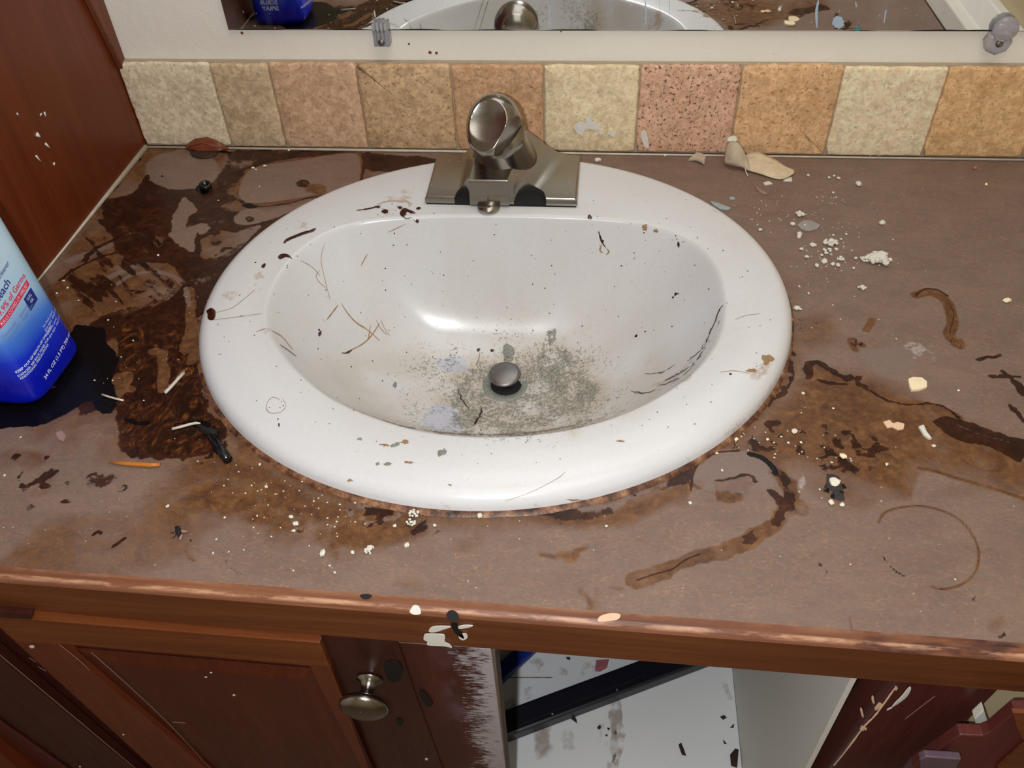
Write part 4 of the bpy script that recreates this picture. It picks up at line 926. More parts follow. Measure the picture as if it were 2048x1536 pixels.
# ---------------------------------------------------------------- cabinet front, leaning back towards its foot
TILT = math.radians(3.2); NF = np.array([0, -math.cos(TILT), -math.sin(TILT)])*1.0
NF = np.array([0, -math.cos(TILT), math.sin(TILT)*-1.0])
def cf(off):        # off > 0 : nearer to the viewer than the apron face
    p0 = np.array([.45, AY(.45)-off, -.045]); return lambda px, py: onpl(px, py, p0, NF)
def slab(name, pts, off, th, mat, parent, bev=.0008):
    P = [cf(off)(*p) for p in pts]; n = len(P); Q = []
    for i in range(n):                       # end at the floor
        p = P[i]
        if p[2] < ZF:
            for q in (P[i-1], P[(i+1) % n]):
                if q[2] > ZF: Q.append(q+(p-q)*((ZF-q[2])/(p[2]-q[2])))
        else: Q.append(p)
    Q = [np.array([max(p[0], .002), p[1], p[2]]) for p in Q]
    return prism(name, Q, -NF*th, mat, parent, bev)
def ext(a, b, y):   # continue the edge a-b (pixels) to height y
    return (a[0]+(b[0]-a[0])*(y-a[1])/(b[1]-a[1]), y)
YB = 1950; ZF = -.78
# vertical edges as seen
L_door = ((0, 1250), (310, 1536)); L_in1 = ((118, 1288), (410, 1536)); L_pan = ((205, 1308), (452, 1536)); R_pan = ((606, 1358), (700, 1536)); R_in = ((622, 1332), (725, 1536)); L_A = ((637, 1275), (735, 1536)); L_B = ((792, 1285), (885, 1536)); L_H = ((978, 1300), (1008, 1536))
door = thing('cabinet_door', 'brown raised-panel cabinet door with a nickel knob below the left of the basin', 'door')
slab('top_rail', [(-25, 1232), (640, 1286), ext(*L_A, 1334), (622, 1332), (118, 1288), (32, 1283)], .0020, .017, M['rail_wood'], door)
slab('stile', [(-25, 1232), (32, 1283), (118, 1288), ext(*L_in1, YB), ext(*L_door, YB), (0, 1256)], .0018, .017, M['stile_wood'], door)
def quad(a, b, y0, y1): return [ext(*a, y0), ext(*b, y0), ext(*b, y1), ext(*a, y1)]
slab('stile', [(622, 1332), ext(*L_A, 1336), ext(*L_A, YB), ext(*R_in, YB)], .0016, .012, M['stile_wood'], door)
kst = slab('knob_stile', [(637, 1262), (792, 1275), ext(*L_B, 1400), ext(*L_B, YB), ext(*L_A, YB), ext(*L_A, 1340)], -.0022, .012, M['dark_wood'], door)
slab('back_panel', [(110, 1282), (640, 1330), ext(*R_in, YB), ext(*L_in1, YB)], -.0045, .006, M['panel_wood'], door, 0)
# raised field with sloping shoulders
def raised():
    o4 = [(128, 1293), (624, 1336), ext(*R_in, YB), ext(*L_in1, YB)]; i4 = [(232, 1328), (604, 1360), ext(*R_pan, YB-30), ext(*L_pan, YB-30)]
    P = [cf(-.0040)(*p) for p in o4]+[cf(.0005)(*p) for p in i4]
    for a, b_ in ((2, 1), (3, 0), (6, 5), (7, 4)):
        if P[a][2] < ZF+.02: P[a] = P[b_]+(P[a]-P[b_])*((ZF+.02-P[b_][2])/(P[a][2]-P[b_][2]))
    return pyd('raised_panel', P, [(0, 1, 5, 4), (1, 2, 6, 5), (2, 3, 7, 6), (3, 0, 4, 7), (4, 5, 6, 7)], M['panel_wood'], door)
bevel(raised(), .0015, 3, .1)
tag(Bag() and ribbon('scratch', [(182, 1304), (260, 1374), (340, 1450), (420, 1536)], .0008, M['scratch'], door, cf(.0002), NF, taper=False), 'pale scratch along the bevel')
for pts in ([(118, 1288), (160, 1322), (180, 1342)], [(345, 1444), (372, 1446)], [(58, 1315), (72, 1324)], [(76, 1333), (92, 1342)]):
    ribbon('scratch', pts, .0009, M['scratch'], door, cf(.0034), NF)
pw = Bag(); pwn = lambda p: NF
for e in [(64, 1293, 5.5, 3), (422, 1345, 3, 1.5), (412, 1354, 3, 1.5), (468, 1390, 3, 2), (247, 1469, 2, 2), (853, 1518, 3, 2.5), (160, 1533, 2, 2)]: pw.blob(e[0], e[1], e[2], e[3], cf(.0033 if e[0] != 853 else .0004), pwn)
pw.build('paint_specks', M['white_paint'], door, 'tiny white paint specks')
# knob
KB = cf(-.0022)(740, 1356); kn = thing('door_knob', '', 'knob')
bpy.data.objects.remove(kn)
ko = lathe('knob', [(.0095, 0), (.0095, .0015), (.006, .003), (.0048, .008), (.0052, .012), (.0088, .0135), (.0088, .0145), (.0155, .0165), (.0178, .0195), (.0172, .0225), (.013, .0255), (.006, .027), (.0002, .0272)], KB+NF*.0005, tuple(NF), M['nickel'], kst, 48)
tag(ko, 'brushed nickel knob')
# face-frame stile with white paint beside the opening
slab('painted_stile', [(785, 1285), (982, 1298), ext(*L_H, YB), ext((800, 1290), (893, 1536), YB)], -.004, .017, M['paint_stile'], cabn)
slab('shadow_slab', [(-60, 1221), (62, 1229), (62, 1239), (-60, 1231)], .0028, .004, M['dark_wood'], cabn, 0)  # dark slab standing in for the shadow at the door's top left corner
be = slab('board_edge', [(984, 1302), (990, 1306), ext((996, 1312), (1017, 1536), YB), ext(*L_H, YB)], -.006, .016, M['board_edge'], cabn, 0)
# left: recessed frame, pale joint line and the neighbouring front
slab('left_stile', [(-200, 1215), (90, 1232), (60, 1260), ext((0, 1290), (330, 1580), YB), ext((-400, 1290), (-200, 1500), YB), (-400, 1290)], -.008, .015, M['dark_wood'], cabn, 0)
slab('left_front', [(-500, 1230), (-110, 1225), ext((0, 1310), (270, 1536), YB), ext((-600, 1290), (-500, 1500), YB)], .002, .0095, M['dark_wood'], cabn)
tag(ribbon('pale_joint', [(-90, 1234), (0, 1310), (135, 1423), (270, 1536), (400, 1645)], .0012, M['scratch'], cabn, cf(.0024), NF, taper=False, sm=False), 'pale joint line')
slab('left_moulding', [(-400, 1300), (-120, 1360), ext((0, 1455), (118, 1536), YB), ext((-500, 1400), (-400, 1536), YB)], .0045, .0025, M['right_wood'], cabn)
for (pts, nm) in (([(768, 1330), (780, 1322), (800, 1326), (806, 1345), (796, 1362), (782, 1362), (772, 1350)], 'ink_blot'), ([(838, 1380), (850, 1384), (862, 1398), (866, 1408), (856, 1412), (844, 1400)], 'ink_blot'), ([(793, 1440), (802, 1438), (806, 1446), (798, 1451)], 'ink_blot')):
    tag(puddle(nm, pts, M['black_paint'], cabn, cf(-.0018 if pts[0][0] < 820 else -.0036), .0004, tuple(NF)), 'black blot on the wood')
# paint and drips on the apron
af = lambda px, py: onpl(px, py, np.array([.45, AY(.45)-.0002, -.03]), np.array([.0, -1, 0]))
afn = (0, -1, 0)
for pts, mt, nm, lb in ([[(848, 1272), (852, 1267), (880, 1267), (890, 1270), (890, 1282), (900, 1288), (904, 1294), (888, 1291), (856, 1289), (855, 1282), (848, 1278)], 'white_paint', 'paint_patch', 'white paint patch'],
                [[(858, 1262), (862, 1254), (876, 1251), (902, 1252), (886, 1258), (870, 1263)], 'white_paint', 'paint_patch', 'white paint patch'],
                [[(916, 1252), (930, 1249), (946, 1250), (936, 1254), (918, 1256)], 'white_paint', 'paint_patch', 'white paint patch'], [[(920, 1268), (932, 1266), (935, 1274), (926, 1279), (918, 1274)], 'white_paint', 'paint_patch', 'white paint patch'],
                [[(902, 1246), (914, 1246), (918, 1258), (926, 1268), (928, 1276), (920, 1272), (910, 1264), (904, 1254)], 'black_paint', 'black_drip', 'black drip'],
                [[(1200, 1258), (1234, 1256), (1230, 1262), (1204, 1261)], 'white_paint', 'paint_patch', 'white paint patch'],
                [[(1830, 1325), (1850, 1316), (1880, 1318), (1876, 1334), (1850, 1340), (1834, 1336)], 'mould', 'dark_scuff', 'dark scuff'],
                [[(1200+560, 1305), (1800, 1306), (1832, 1311), (1800, 1310)], 'white_paint', 'paint_patch', 'white paint patch']):
    tag(puddle(nm, pts, M[mt], cabn, af, .0005, afn), lb)
mf = lambda px, py: onpl(px, py, np.array([.45, float(E(pC[0], .45))-.0004, -.004]), np.array([0, -.78, .62]))
ef = lambda px, py: onpl(px, py, np.array([.45, float(E(pB, .45))-.0012, -.0001]), np.array([0, -.62, .78]))
for pts, mt, nm, lb in ([[(893, 1232), (896, 1223), (905, 1220), (915, 1226), (918, 1238), (912, 1243), (900, 1240)], 'black_paint', 'black_blot', 'black blot'],
                [[(822, 1218), (828, 1210), (838, 1212), (842, 1226), (830, 1229), (820, 1224)], 'white_paint', 'paint_smear', 'white paint smear'],
                [[(1200, 1232), (1220, 1226), (1240, 1228), (1236, 1238), (1214, 1242), (1196, 1242)], 'peach', 'paint_smear', 'pale paint smear'],
                [[(1712, 1292), (1740, 1284), (1780, 1292), (1774, 1300), (1730, 1300)], 'mould', 'dark_scuff', 'dark scuff'], [[(1952, 1300), (1985, 1290), (2030, 1292), (2042, 1304), (1990, 1312)], 'mould', 'dark_scuff', 'dark scuff'],
                [[(720, 1190), (734, 1188), (744, 1192), (736, 1198), (726, 1197)], 'black_paint', 'black_blot', 'black blot'], [[(1442, 1262), (1454, 1261), (1454, 1270), (1446, 1270)], 'black_paint', 'black_blot', 'black blot']):
    tag(puddle(nm, pts, M[mt], ctr, mf, .0006, (0, -.7, .7)), lb)

# ---------------------------------------------------------------- cabinet interior
CZ = -.50
fl = [onz(1465, 1345, CZ), onz(1480, 1536, CZ)]; xw = float(fl[0][0]+.0)
n1 = 260; n2 = 200; ax = np.linspace(.34, xw, n1); ay = np.linspace(-.555, -.02, n2); AX, AYg = np.meshgrid(ax, ay, indexing='ij'); Xc = AX.ravel(); Yc = AYg.ravel()
idx = np.arange(n1*n2).reshape(n1, n2); Fc = np.stack([idx[:-1, :-1], idx[1:, :-1], idx[1:, 1:], idx[:-1, 1:]], -1).reshape(-1, 4)
me = np_mesh('shelf_board', np.stack([Xc, Yc, np.full_like(Xc, CZ)], 1), Fc)
G = Grime(Xc, Yc, lambda px, py: onz(px, py, CZ), 3)
G.line(1, [(1205, 1390), (1230, 1410), (1235, 1460), (1232, 1500), (1222, 1540)], .016, .9, warp=True, tex=thr(60, -.8, .2, 3)); G.line(0, [(1228, 1460), (1232, 1500), (1226, 1536)], .006, .6, warp=True, tex=thr(100, -.3, .3, 3))
G.poly(1, [(1070, 1460), (1085, 1440), (1100, 1450), (1106, 1490), (1090, 1520), (1062, 1520)], .75, .01, tex=thr(70, -.9, .3, 5)); G.poly(1, [(1190, 1450), (1225, 1450), (1230, 1490), (1190, 1490)], .7, .01, tex=thr(80, -.5, .3, 6))
G.poly(1, [(1005, 1400), (1050, 1375), (1068, 1380), (1060, 1400), (1010, 1425)], .8, .008, tex=thr(90, -.6, .3, 7)); G.poly(1, [(1010, 1310), (1180, 1320), (1200, 1360), (1080, 1350), (1010, 1350)], .65, .012, tex=thr(70, -.3, .4, 8))
G.poly(1, [(1120, 1460), (1150, 1460), (1152, 1500), (1122, 1500)], .5, .01); G.line(1, [(1450, 1370), (1460, 1395)], .008, .5)
G.write(me, ['grime_a'])
cf_ = link('shelf_board', me, M['cab_floor'], cabn); tag(cf_, 'dirty white laminate shelf')
box('shelf_core', (.34, -.555, CZ-.016), (xw, -.02, CZ-.0005), M['board_edge'], cabn)
box('inner_wall', (xw+.0005, -.557, -.75), (xw+.0045, -.01, -.060), M['inside_grey'], cabn)
box('inner_back', (.02, -.012, -.75), (xw, -.002, -.036), M['inside_grey'], cabn)
tag(ribbon('seam_line', [(1003, 1355), (1050, 1355), (1105, 1355)], .0012, M['board_edge'], cabn, lambda a, b: onz(a, b, CZ+.0002), (0, 0, 1), taper=False), 'dark seam on the shelf')
def bar(name, a, b, wpx, z, mat, label, cat, h=.02, back=.05):
    P = [onz(*a, z), onz(*b, z)]; t = P[1]-P[0]; t /= np.linalg.norm(t); s = np.cross(t, [0, 0, 1]); w_ = wpx/2
    P0 = P[0]-t*back; P1 = P[1]+t*.10
    poly = [P0-s*w_, P1-s*w_, P1+s*w_, P0+s*w_]; poly = [p-np.array([0, 0, h]) for p in poly]
    r = thing(name, label, cat, None, tuple(P[0]))
    prism('bar_body', poly, (0, 0, h), mat, r, .003)
    return r, P, t, s
r, P, t, s = bar('black_bar', (1004, 1448), (1310, 1334), .030, CZ+.0205, M['black_bar'], 'black painted metal bar lying slanted across the white cabinet shelf', 'bar')
for q in (.3, .72): lathe('rivet', [(.0022, 0), (.0016, .001), (.0002, .0012)], tuple(P[0]+(P[1]-P[0])*q+s*.009), (0, 0, 1), M['dull_metal'], r, 10)
ribbon('bar_groove', [(1008, 1462), (1150, 1404), (1290, 1350)], .0015, M['black_rubber'], r, lambda a, b: onz(a, b, CZ+.0207), (0, 0, 1), taper=False)  # thin black line along the bar
bar('blue_strip', (1000, 1344), (1028, 1318), .020, CZ+.012, M['blue_bar'], 'blue plastic strip at the left end of the cabinet shelf', 'strip', .0115, .01)
def flake(name, pts, z, mat, label, cat, group=None, th=.0012, parent=None, curl=0.0, conv=None):
    cv = conv or (lambda a, b: onz(a, b, z)); P = [cv(*p) for p in pts]; c = sum(P)/len(P)
    o_ = thing(name, label, cat, group, tuple(c)) if False else None
    vs = []; m = len(P)
    for k, p in enumerate(P):
        lift = curl*abs(math.sin(k*1.7)); vs.append(p+np.array([0, 0, .0002+lift*.3])-c)
    vs += [v+np.array([0, 0, th]) for v in vs]; vs.append(np.array([0, 0, th*1.5]))
    fs = [tuple(range(m-1, -1, -1))]+[(i, (i+1) % m, (i+1) % m+m, i+m) for i in range(m)]+[(i+m, (i+1) % m+m, 2*m) for i in range(m)]
    me = bpy.data.meshes.new(name); me.from_pydata([tuple(v) for v in vs], [], fs); me.update(); o = link(name, me, mat, parent)
    o.location = tuple(c); tag(o, label, cat, group); return o
flake('pink_scrap', [(1192, 1322), (1218, 1320), (1214, 1336), (1200, 1344), (1190, 1342)], CZ, M['pink'], 'small pink scrap behind the black bar on the cabinet shelf', 'scrap', th=.002)
gi = 'dark flakes on the white cabinet shelf'
DFL = {(1142, 1438): 'pointed dark brown flake just in front of the middle of the black bar', (1194, 1456): 'small dark flake, left of the three beside the brown shelf stain', (1357, 1490): 'long dark brown flake standing out alone in the middle of the white shelf',
       (1440, 1434): 'diamond-shaped dark flake near the shelf\'s right edge, farthest back there', (1460, 1456): 'tiny dark flake right at the shelf\'s right edge', (1446, 1480): 'slender dark flake near the right edge just behind the largest flake', (1460, 1510): 'largest dark flake, at the front of the shelf\'s right edge',
       (1132, 1315): 'small dark flake behind the black bar, close under the apron', (1214, 1456): 'tiny dark flake, right of the three beside the brown shelf stain', (1210, 1470): 'tiny dark flake, foremost of the three beside the brown shelf stain'}
for pts in ([(1142, 1438), (1148, 1432), (1153, 1440), (1154, 1447)], [(1194, 1456), (1200, 1450), (1202, 1456), (1198, 1460)], [(1357, 1490), (1362, 1486), (1368, 1500), (1372, 1512), (1364, 1510), (1360, 1500)], [(1440, 1434), (1448, 1431), (1453, 1436), (1446, 1440)], [(1460, 1456), (1468, 1448), (1467, 1456)], [(1446, 1480), (1453, 1488), (1448, 1488)], [(1460, 1510), (1470, 1498), (1477, 1500), (1474, 1536), (1462, 1532)], [(1132, 1315), (1140, 1315), (1141, 1320), (1134, 1319)], [(1214, 1456), (1220, 1457), (1217, 1462)], [(1210, 1470), (1216, 1470), (1213, 1474)]):
    big = pts[0] in ((1357, 1490), (1460, 1510), (1142, 1438))
    flake('dark_flake', pts, CZ, M['dark_scrap'], DFL[pts[0]], 'flake', gi)

# ---------------------------------------------------------------- right hand stile and what lies beyond
rd = thing('right_door', 'dark plum-brown cabinet door right of the open bay with torn pale edge', 'door')
slab('door_slab', [(1796, 1360), (2002, 1375), ext((2000, 1386), (1870, 1515), YB), ext((1792, 1372), (1666, 1536), YB)], -.003, .030, M['right_wood'], rd, .0012)
tr = Bag(); trn = lambda p: NF; rc = cf(-.0025)
tr.stroke([(1793, 1370), (1778, 1392), (1765, 1410), (1750, 1430), (1735, 1445), (1722, 1460), (1700, 1490), (1668, 1530)], .0016, rc, trn, .0006, .6)
tr.blob(1757, 1412, 5, 10, rc, trn, 40); tr.blob(1746, 1399, 2.5, 9, rc, trn, -10); tr.blob(1724, 1425, 2.5, 10, rc, trn, -15); tr.blob(1727, 1456, 6, 5, rc, trn, 20, rag=.4); tr.blob(1792, 1376, 3, 5, rc, trn)
tr.build('torn_wood', M['peach'], rd, 'pale torn wood along the joint')
sm_ = Bag(); sm_.shape([(1818, 1373), (1822, 1378), (1815, 1392), (1800, 1405), (1784, 1414), (1788, 1406), (1802, 1392)], rc, trn, .0004); sm_.stroke([(1774, 1420), (1786, 1412)], .002, rc, trn); sm_.blob(1876, 1481, 3, 2, rc, trn)
sm_.build('paint_smear', M['white_paint'], rd, 'white paint smear')
for pts in ([(1810, 1438), (1840, 1415), (1870, 1392)], [(1874, 1512), (1900, 1488), (1915, 1472)]): ribbon('scratch', pts, .0009, M['scratch'], rd, rc, NF)
# beyond: pale wall piece, white strip, brown board, clear box
pp = thing('pale_wall_board', 'cream painted board seen past the right cabinet door', 'board')
P = [ony(*p, -.57) for p in [(1990, 1380), (2120, 1388), (2120, 1500), (1980, 1530), (1900, 1536), (1940, 1440)]]; prism('board', P, (0, .012, 0), M['beige_wall'], pp)
wp = thing('white_strip', 'chipped white painted strip leaning behind the right cabinet door', 'strip')
P = [ony(*p, -.585) for p in [(1949, 1438), (1968, 1420), (1982, 1462), (1966, 1484), (1960, 1482)]]; prism('strip', P, (0, .006, 0), M['white_trim'], wp, .0006)
bb = thing('brown_board', 'reddish brown board at the lower right corner', 'board')
P = [ony(*p, -.60) for p in [(2030, 1424), (2120, 1424), (2160, 1700), (1700, 1700), (1826, 1536), (1920, 1470), (1966, 1472), (1980, 1466)]]; prism('board', P, (0, .008, 0), M['right_wood'], bb, .001)
P = [ony(*p, -.604) for p in [(2026, 1426), (2120, 1430), (2120, 1500), (2046, 1478), (2034, 1455)]]; tag(prism('worn_patch', P, (0, .003, 0), M['rail_wood'], bb), 'orange worn patch')
P = [ony(*p, -.603) for p in [(2048, 1490), (2120, 1500), (2100, 1640), (1990, 1640), (1996, 1536)]]; tag(prism('lighter_face', P, (0, .002, 0), M['apron_wood'], bb), 'lighter brown face')
cb = thing('plastic_packet', 'small glossy purplish plastic packet at the foot of the right cabinet door', 'packet')
P = [ony(*p, -.61) for p in [(1840, 1520), (1852, 1514), (1924, 1519), (1916, 1534), (1900, 1560), (1842, 1560)]]; prism('packet', P, (0, .005, 0), M['packet'], cb, .001)

# ================================================================== FAUCET
fz = float(ZR+.0018)
fa = thing('faucet', 'brushed nickel single-handle faucet on the back deck of the basin', 'faucet', None, (.421, -.098, fz))
BX0, BX1 = .3465, .4955; BY0, BY1 = -.1400, -.0590
cxF = .4095     # centre line of the spout block at its front
gxn, gyn = 300, 170
ux = np.linspace(BX0, BX1, gxn); uy = np.linspace(BY0-.0025, BY1, gyn); UX, UY = np.meshgrid(ux, uy, indexing='ij')
v = (UY-BY0)/(BY1-BY0)      # 0 front 1 back
cxl = .4095+.010*v          # centre line drifts to the middle towards the back
hwT = .0185+.004*v          # half width of the block's top
topz = .0270+.012*v
wing = .0085+.0040*v
dx_ = UX-cxl; over = np.maximum(np.abs(dx_)-hwT, 0)
sideL = topz-over*(1.9-.6*v); sideR = topz-over*(1.15-.35*v)
blk = np.where(dx_ < 0, sideL, sideR)
blk = np.minimum(blk, (UY-(BY0-.0025))*6.5+.001)          # steep front face
kk = np.where(dx_ > 0, .011, .005); h = np.clip(.5+.5*(blk-wing)/kk, 0, 1); Hf = wing*(1-h)+blk*h+kk*h*(1-h)
isb = np.abs(dx_) < hwT+.002
ew = np.minimum.reduce([UX-BX0, BX1-UX, BY1-UY]); Hf = np.where(ew < .003, Hf-(.003-ew)**2*350, Hf)
frontw = UY-(BY0); Hf = np.where(~isb & (frontw < .002), np.minimum(Hf, .0035+np.maximum(frontw, 0)*3.0), Hf)
valid = np.where(isb, UY > BY0-.0025, UY > BY0)
def arch(cx, hw, dp):
    u = (UX-cx)/hw; return (np.abs(u) < 1) & (UY < BY0+dp*np.sqrt(np.maximum(0, 1-u*u)))
aL = arch(.3835, .0075, .016); aR = arch(.4500, .0155, .019)
hole = aL | aR
Zf = fz+np.maximum(Hf, .0008)
idx = np.arange(gxn*gyn).reshape(gxn, gyn); ok = (valid & ~hole); cell = ok[:-1, :-1] & ok[1:, :-1] & ok[1:, 1:] & ok[:-1, 1:]
Ff = np.stack([idx[:-1, :-1], idx[1:, :-1], idx[1:, 1:], idx[:-1, 1:]], -1)[cell]
used = np.zeros(gxn*gyn, bool); used[Ff.ravel()] = True; rm = np.cumsum(used)-1; Ff = rm[Ff]
Vf = np.stack([UX.ravel()[used]-.421, UY.ravel()[used]+.098, Zf.ravel()[used]-fz], 1)
me = np_mesh('faucet_body', Vf, Ff)
b = bmesh.new(); b.from_mesh(me); be_ = [e for e in b.edges if e.is_boundary]; rr_ = bmesh.ops.extrude_edge_only(b, edges=be_)
for vtx in [g for g in rr_['geom'] if isinstance(g, bmesh.types.BMVert)]:
    fr = vtx.co.x+.421; vtx.co.z = .0012 if abs(fr-cxF) > .03 or vtx.co.y > -.03 else .0018
bmesh.ops.recalc_face_normals(b, faces=b.faces); b.to_mesh(me); b.free()
fb = link('faucet_body', me, M['nickel'], fa); me.polygons.foreach_set('use_smooth', [True]*len(me.polygons))
msm = fb.modifiers.new('e', 'EDGE_SPLIT'); msm.split_angle = math.radians(40)
box('base_gasket', (BX0+.001, BY0+.0008, fz-.002), (BX1-.001, BY1-.001, fz+.0032), M['black_rubber'], fa, .0005)
lathe('aerator', [(.0108, 0), (.0108, .0040), (.0100, .0046), (.0085, .0046), (.0085, .002), (.0002, .002)], (.4100, -.1445, fz+.0040), (0, 0, -1), M['nickel'], fa, 40)
# neck and handle
hb = np.array([.4200, -.0830])
HC = np.array([.4165, -.1200, fz+.0745]); nb = np.array([.4200, -.0860, fz+.018]); nax = (HC+np.array([.0015, .006, -.006]))-nb; nln = float(np.linalg.norm(nax))
lathe('neck', [(.0335, 0), (.0312, .008), (.0288, .018), (.0268, .029), (.0256, nln*.74), (.0250, nln)], tuple(nb), tuple(nax), M['nickel'], fa, 56)
def handle():
    Hc = HC; rx, ry, rz = .0258, .0272, .0282
    nd = np.array([-.16, -.78, .60]); nd /= np.linalg.norm(nd); dd = .0212
    ns = np.array([.80, -.52, -.25]); ns /= np.linalg.norm(ns)
    ev = np.array([-.28, -.9, -.33]); ev /= np.linalg.norm(ev)
    nu, nv_ = 120, 90; vs = []; fs = []
    for j in range(nv_+1):
        ph = math.pi*j/nv_
        for i in range(nu):
            t_ = 2*math.pi*i/nu; n_ = np.array([math.sin(ph)*math.cos(t_), math.sin(ph)*math.sin(t_), math.cos(ph)])
            p = n_*np.array([rx, ry, rz])
            p = p+ev*.0085*max(0, float(n_@ev))**2       # pushed out towards the user
            if n_[2] < 0: p[2] *= .92
            d = float(p@nd)
            if d > dd:
                q = p-(d-dd)*nd; lat = np.linalg.norm(q-dd*nd); p = q-nd*.0030*max(0, 1-(lat/.0195)**2)
            e_ = float(n_@ns)
            if e_ > .72: p = p-ns*.0050*((e_-.72)/.28)**.8
            vs.append(tuple(Hc+p))
    for j in range(nv_):
        for i in range(nu): fs.append((j*nu+i, j*nu+(i+1) % nu, (j+1)*nu+(i+1) % nu, (j+1)*nu+i))
    o = pyd('handle', vs, fs, M['nickel'], fa, True); s2 = o.modifiers.new('s', 'SMOOTH'); s2.iterations = 2; s2.factor = .5
    return o
handle()

# ================================================================== BOTTLE
BC = np.array([.0515, -.3855]); BROT = math.radians(-2)
bt = thing('cleaner_bottle', 'blue and white bleach cleaner bottle standing at the left edge of the counter', 'bottle', None, (BC[0], BC[1], 0))
def bsec(z):   # half sizes, rounding power
    if z < .006: q = z/.006; return .0325+.005*q, .0325+.005*q
    if z < .14: q = (z-.006)/.134; return .0375-.0055*q, .0375-.0045*q
    q = min(1, (z-.14)/.05); q = q*q*(3-2*q); return .032-.019*q, .033-.020*q
def bpt(u, z, off=0.0):        # u angle round the bottle
    a, b_ = bsec(z); pw_ = 5.0 if z < .14 else 5.0-3.0*min(1, (z-.14)/.05); c, s = math.cos(u), math.sin(u)
    rr = (abs(c/(a+off))**pw_+abs(s/(b_+off))**pw_)**(-1/pw_); x, y = rr*c, rr*s; cr, sr = math.cos(BROT), math.sin(BROT)
    return np.array([BC[0]+x*cr-y*sr, BC[1]+x*sr+y*cr, z+.0003])
zs = [0, .0015, .004, .006, .01]+list(np.linspace(.015, .14, 14))+list(np.linspace(.145, .19, 9))+[.205]
nu = 96; vs = []; fs = []
for z in zs: vs += [bpt(2*math.pi*k/nu, z) for k in range(nu)]
for i in range(len(zs)-1):
    for k in range(nu): fs.append((i*nu+k, i*nu+(k+1) % nu, (i+1)*nu+(k+1) % nu, (i+1)*nu+k))
fs += [tuple(range(nu-1, -1, -1)), tuple((len(zs)-1)*nu+k for k in range(nu))]
pyd('bottle_body', vs, fs, M['bottle'], bt, True)
lathe('cap_collar', [(.0135, 0), (.0155, .001), (.0155, .018), (.013, .02)], (BC[0], BC[1], .205), (0, 0, 1), M['spray_head'], bt, 32)
box('spray_head', (BC[0]-.013, BC[1]-.045, .225), (BC[0]+.013, BC[1]+.03, .262), M['spray_head'], bt, .006, 3)
prism('trigger', [(BC[0]-.005, BC[1]-.022, .226), (BC[0]-.005, BC[1]-.040, .226), (BC[0]-.005, BC[1]-.050, .196), (BC[0]-.005, BC[1]-.038, .19), (BC[0]-.005, BC[1]-.030, .205)], (.010, 0, 0), M['print_blue'], bt, .001)
# print: arc length along the section from the middle of the wide face (+x side)
us = np.linspace(-math.pi, math.pi, 721); cur = np.array([bpt(u, .05) for u in us]); arc = np.r_[0, np.cumsum(np.linalg.norm(np.diff(cur, axis=0), axis=1))]; arc -= np.interp(0, us, arc)
def surf(s_, z, off=.0002):
    u = float(np.interp(s_, arc, us)); return bpt(u, z, off)
def text(txt, s0, z0, size, mat, tilt=0.0, bold=.0, arcup=0.0):
    cu = bpy.data.curves.new('t', 'FONT'); cu.body = txt; cu.size = size; cu.offset = bold*size; cu.resolution_u = 2
    to = bpy.data.objects.new('t', cu); C.objects.link(to); dg = bpy.context.evaluated_depsgraph_get(); dg.update(); m = bpy.data.meshes.new_from_object(to.evaluated_get(dg)); bpy.data.objects.remove(to)
    b = bmesh.new(); b.from_mesh(m); bmesh.ops.triangulate(b, faces=b.faces)
    ct, st_ = math.cos(tilt), math.sin(tilt); L = np.array(bt.location)
    for v_ in b.verts:
        x, y = v_.co.x, v_.co.y; s_ = s0+x*ct-y*st_; z = z0+x*st_+y*ct+arcup*(s_)**2; p = surf(s_, z)-L; v_.co = Vector(tuple(p))
    b.to_mesh(m); b.free(); o = link('printed_text', m, mat, bt); return o
def band(s0, s1, z0, z1, mat, nm='printed_band', tilt=0.0, arcup=0.0):
    vs = []; n = 14
    for k in range(n+1):
        s_ = s0+(s1-s0)*k/n
        for z in (z0, z1): vs.append(surf(s_, z+tilt*(s_-s0)+arcup*s_*s_, .00015))
    return pyd(nm, vs, [(2*k, 2*k+2, 2*k+3, 2*k+1) for k in range(n)], mat, bt, True)
text('Toilet Bowl Cleaner', -.034, .0985, .0055, M['print_blue'], .17)
tag(text('Bleach', -.022, .0905, .0092, M['print_blue'], .18, .012), 'dark blue printed word')
tag(text('Kills 99.9% of Germs', -.0405, .0790, .0070, M['print_red'], .17, .012), 'red printed line')
tag(band(-.044, .017, .0715, .0765, M['print_pink'], tilt=.17), 'crimson band')
text('KILLS COVID-19 VIRUS*', -.026, .0756, .0040, M['white_paint'], .17)
tag(band(.004, .0165, .066, .0775, M['print_blue'], 'printed_badge', tilt=.17), 'dark blue badge'); text('GAL\n 4X', .0065, .0735, .0038, M['print_white'], .17)
for k, tx in enumerate(['Disinfectant', 'Ready to Use']): text(tx, -.030, .0665-.004*k, .0034, M['print_grey'], .17)
for k, tx in enumerate(['Removes', 'Tough Stains']): text(tx, -.008, .0690-.004*k, .0034, M['print_grey'], .17)
text('KEEP OUT OF REACH OF CHILDREN', -.0345, .0350, .0030, M['print_white'], .14, .03); text('DANGER: SEE BACK PANEL FOR\nADDITIONAL PRECAUTIONS', -.0345, .0312, .0028, M['print_white'], .14, .02)
for k in range(4): text('EPA REG  FIRST AID' if k % 2 else 'See back panel', .006, .0470-.0036*k, .0030, M['print_white'], .14)
tag(text('24 FL OZ (1.5 PT) 709 mL', -.018, .0150, .0044, M['print_white'], .14, .02), 'white printed volume line')
